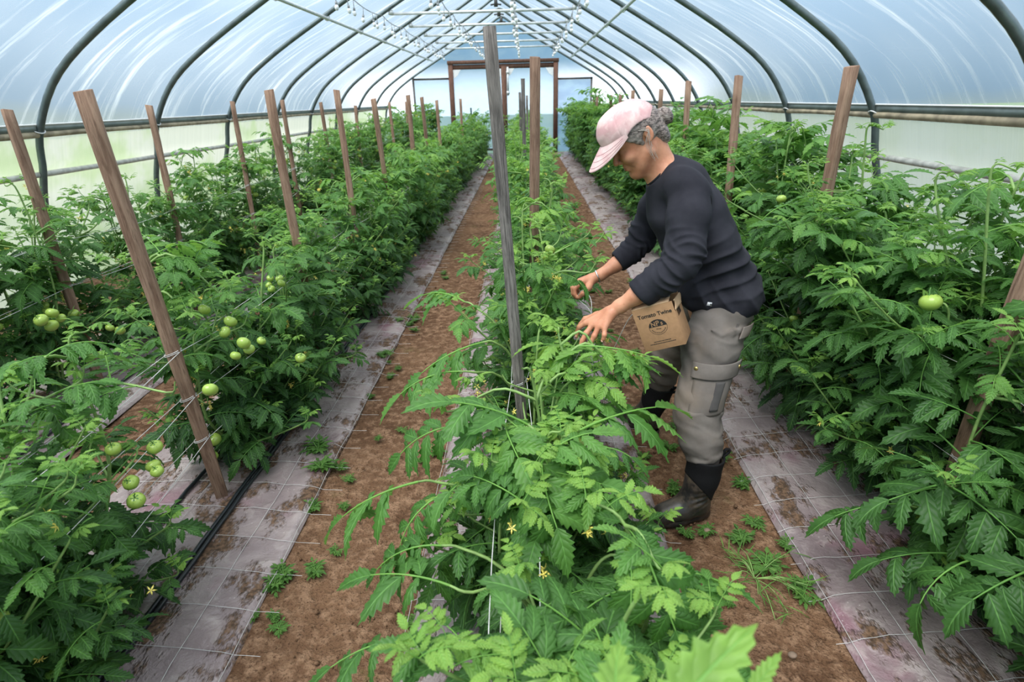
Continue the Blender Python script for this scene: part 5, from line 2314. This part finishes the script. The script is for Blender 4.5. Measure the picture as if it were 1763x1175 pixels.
def twine_box():
    TL = np.array([.3851, 1.990, .8673])
    TR = np.array([.5154, 1.935, .925])
    BR = np.array([.5721, 1.915, .7613])
    BL = np.array([.4417, 1.970, .7060])
    w = TR - TL
    h = BL - TL
    W, Hh = np.linalg.norm(w), np.linalg.norm(h)
    wx = w / W
    hx = h - wx * (h @ wx)
    hx /= np.linalg.norm(hx)
    nx = np.cross(wx, hx)        # into the box
    if nx[1] < 0:
        nx = -nx
    D = .125
    c = (TL + TR + BR + BL) / 4
    R = np.stack([wx, -hx, -nx], 1)       # x right, y up, z toward the camera
    mw = Matrix.Identity(4)
    for i in range(3):
        for j in range(3):
            mw[i][j] = R[i, j]
        mw[i][3] = c[i]
    root = bpy.data.objects.new('twine_box', None)
    COL.objects.link(root)
    root.matrix_world = mw
    tag(root, 'brown cardboard box of tomato twine hanging at the woman\'s waist', 'box')
    w2, h2 = W / 2, Hh / 2
    b = MB()
    t = .003
    b.box((0, 0, -t / 2), (W, Hh, t))
    b.box((0, 0, -D + t / 2), (W, Hh, t))
    b.box((-w2 + t / 2, 0, -D / 2), (t, Hh, D - 2 * t))
    b.box((w2 - t / 2, -.02, -D / 2), (t, Hh - .04, D - 2 * t))
    b.box((0, -h2 + t / 2, -D / 2), (W - 2 * t, t, D - 2 * t))
    o = b.build('carton', M['card'], root, False)
    bevel(o, .0012, 2)
    b = MB()
    G = np.array([[(-w2 + W * u, h2 + .002 + .010 * math.sin(u * 2.5 + .4) * v + .012 * v, -D * v * .62) for v in np.linspace(0, 1, 8)] for u in np.linspace(0, .93, 10)])
    b.grid(G)
    G = np.array([[(-w2 + W * u, h2 + .006 - .012 * (1 - v), -D + D * v * .42) for v in np.linspace(0, 1, 5)] for u in np.linspace(0, 1, 6)])
    b.grid(G)
    f = b.build('top_flap', M['cardin'], root)
    m = f.modifiers.new('solid', 'SOLIDIFY')
    m.thickness = .0025
    b = MB()
    G = np.array([[(-w2 + W * u, h2 + .0055 + .010 * math.sin(u * 2.5 + .4) * v + .012 * v + .0012 * math.sin(u * 40), -D * v * .62) for v in np.linspace(.35, 1.02, 8)] for u in np.linspace(.05, .95, 24)])
    b.grid(G)
    b.build('packing_tape', M['tape'], root)
    b = MB()
    G = np.array([[(w2 + .004 + .008 * v, h2 - .035 * u - .002, -.012 - .085 * v - .012 * math.sin(u * 5)) for v in np.linspace(0, 1, 6)] for u in np.linspace(0, 1, 8)])
    b.grid(G)
    f = b.build('torn_side_flap', M['cardin'], root)
    m = f.modifiers.new('solid', 'SOLIDIFY')
    m.thickness = .002
    b = MB()
    b.tube([(0, -h2 + .065 * 0 + .05, -.05), (0, h2 - .03, -.05)], .045, 20)
    b.build('twine_spool', M['twine'], root)
    b = MB()
    b.box((w2 - .0006, h2 - .045, -D * .45), (.0012, .050, D * .45))
    b.build('side_opening', M['ink'], root, False)
    z = .0003
    tx = text_mesh('Tomato Twine', .0212, M['ink'], 'printed_title', bold=.00045)
    tx.parent = root
    tx.location = (.002, h2 - .033, z)
    # roundel: dark upper half, ring, letters
    yc = h2 - .083
    rx, ry = .0335, .0295
    b = MB()
    n = 40
    G = []
    for a in np.linspace(0, PI, n):
        G.append([(rx * math.cos(a), yc + .002, z), (rx * math.cos(a), yc + .002 + (ry - .002) * math.sin(a), z)])
    b.grid(np.array(G))
    P = [(rx * math.cos(a), yc + ry * math.sin(a), z) for a in np.linspace(0, 2 * PI, 60)]
    b.tube(P, .0006, 4, False)
    b.build('printed_roundel', M['ink'], root)
    for ch, x, sz, dy in (('N', -.0150, .0235, 0), ('P', .0015, .0255, .002), ('s', .0165, .0235, 0)):
        tx = text_mesh(ch, sz, M['card'], 'printed_letter', .0004, .0002)
        tx.parent = root
        tx.location = (x, yc + .0125 + dy, z + .0006)
    b = MB()           # serifs
    for x, y, l in ((-.0225, yc + .0043, .006), (-.0085, yc + .0205, .006), (-.0225, yc + .0205, .006), (-.003, yc + .005, .006)):
        b.box((x, y, z + .0007), (l, .0011, .0004))
    b.build('letter_serifs', M['card'], root)
    tx = text_mesh('Wine', .0085, M['ink'], 'printed_word')
    tx.parent = root
    tx.location = (0, yc - .0075, z)
    # lettering that curves along the lower rim
    b = MB()
    for i, a in enumerate(np.linspace(PI * 1.12, PI * 1.88, 13)):
        b.box((.0265 * math.cos(a), yc + .0228 * math.sin(a), z), (.0022, .0042, .0004), rotm('z', a + PI / 2))
    b.build('rim_lettering', M['ink'], root, False)
    b = MB()
    rs = random.Random(3)
    for y, x0, x1 in ((-h2 + .0335, -.034, .030), (-h2 + .0255, -.050, .048)):
        x = x0
        while x < x1:
            l = rs.uniform(.002, .006)
            b.box((x + l / 2, y, z), (l, .0028, .0004))
            x += l + .0012
    b.build('small_print', M['ink'], root, False)
    # the twine that leads from the box to the hands
    b = MB()
    ph = (.212, 2.352, .800)
    b.tube(spline([(.46, 2.02, .90), (.40, 2.10, .80), (.345, 2.17, .62), (.31, 2.22, .60), (.275, 2.30, .74), ph], 40), .0014, 6, False)
    b.tube(spline([ph, (.235, 2.30, .85), (.262, 2.22, .82), (.235, 2.14, .70), (.13, 2.05, .53), (.022, 1.95, .375)], 36), .0014, 6, False)
    b.build('held_twine', M['twine'], None)
    tag(bpy.data.objects['held_twine'], 'loose white twine running from the box through her far hand to the stake', 'twine')
    return root


twine_box()


def shirt_label():
    b = MB()
    b.box((0, 0, 0), (.024, .0010, .014))
    o = b.build('hem_label', M['paper'], SHIRT, False)
    o.location = (.690, 2.052, .868)
    o.rotation_euler = (0, .2, .12)
    for x, l in ((.002, .004), (.007, .0035)):
        t = MB()
        t.box((x, -.0008, -.001), (l, .0006, .006))
        t.box((x, -.0011, -.0005), (l * .45, .0006, .0034))
        t.build('label_print', M['ink'], o, False)
    # waist belt that carries the box
    b = MB()
    P = [(.785 + .135 * math.cos(a), 2.235 + .178 * math.sin(a), .835 + .02 * math.cos(a)) for a in np.linspace(0, 2 * PI, 49)]
    for dz in (-.012, 0, .012):
        b.tube([(p[0], p[1], p[2] + dz) for p in P], .008, 6, False)
    b.build('belt', M['trdark'], PERSON)


shirt_label()
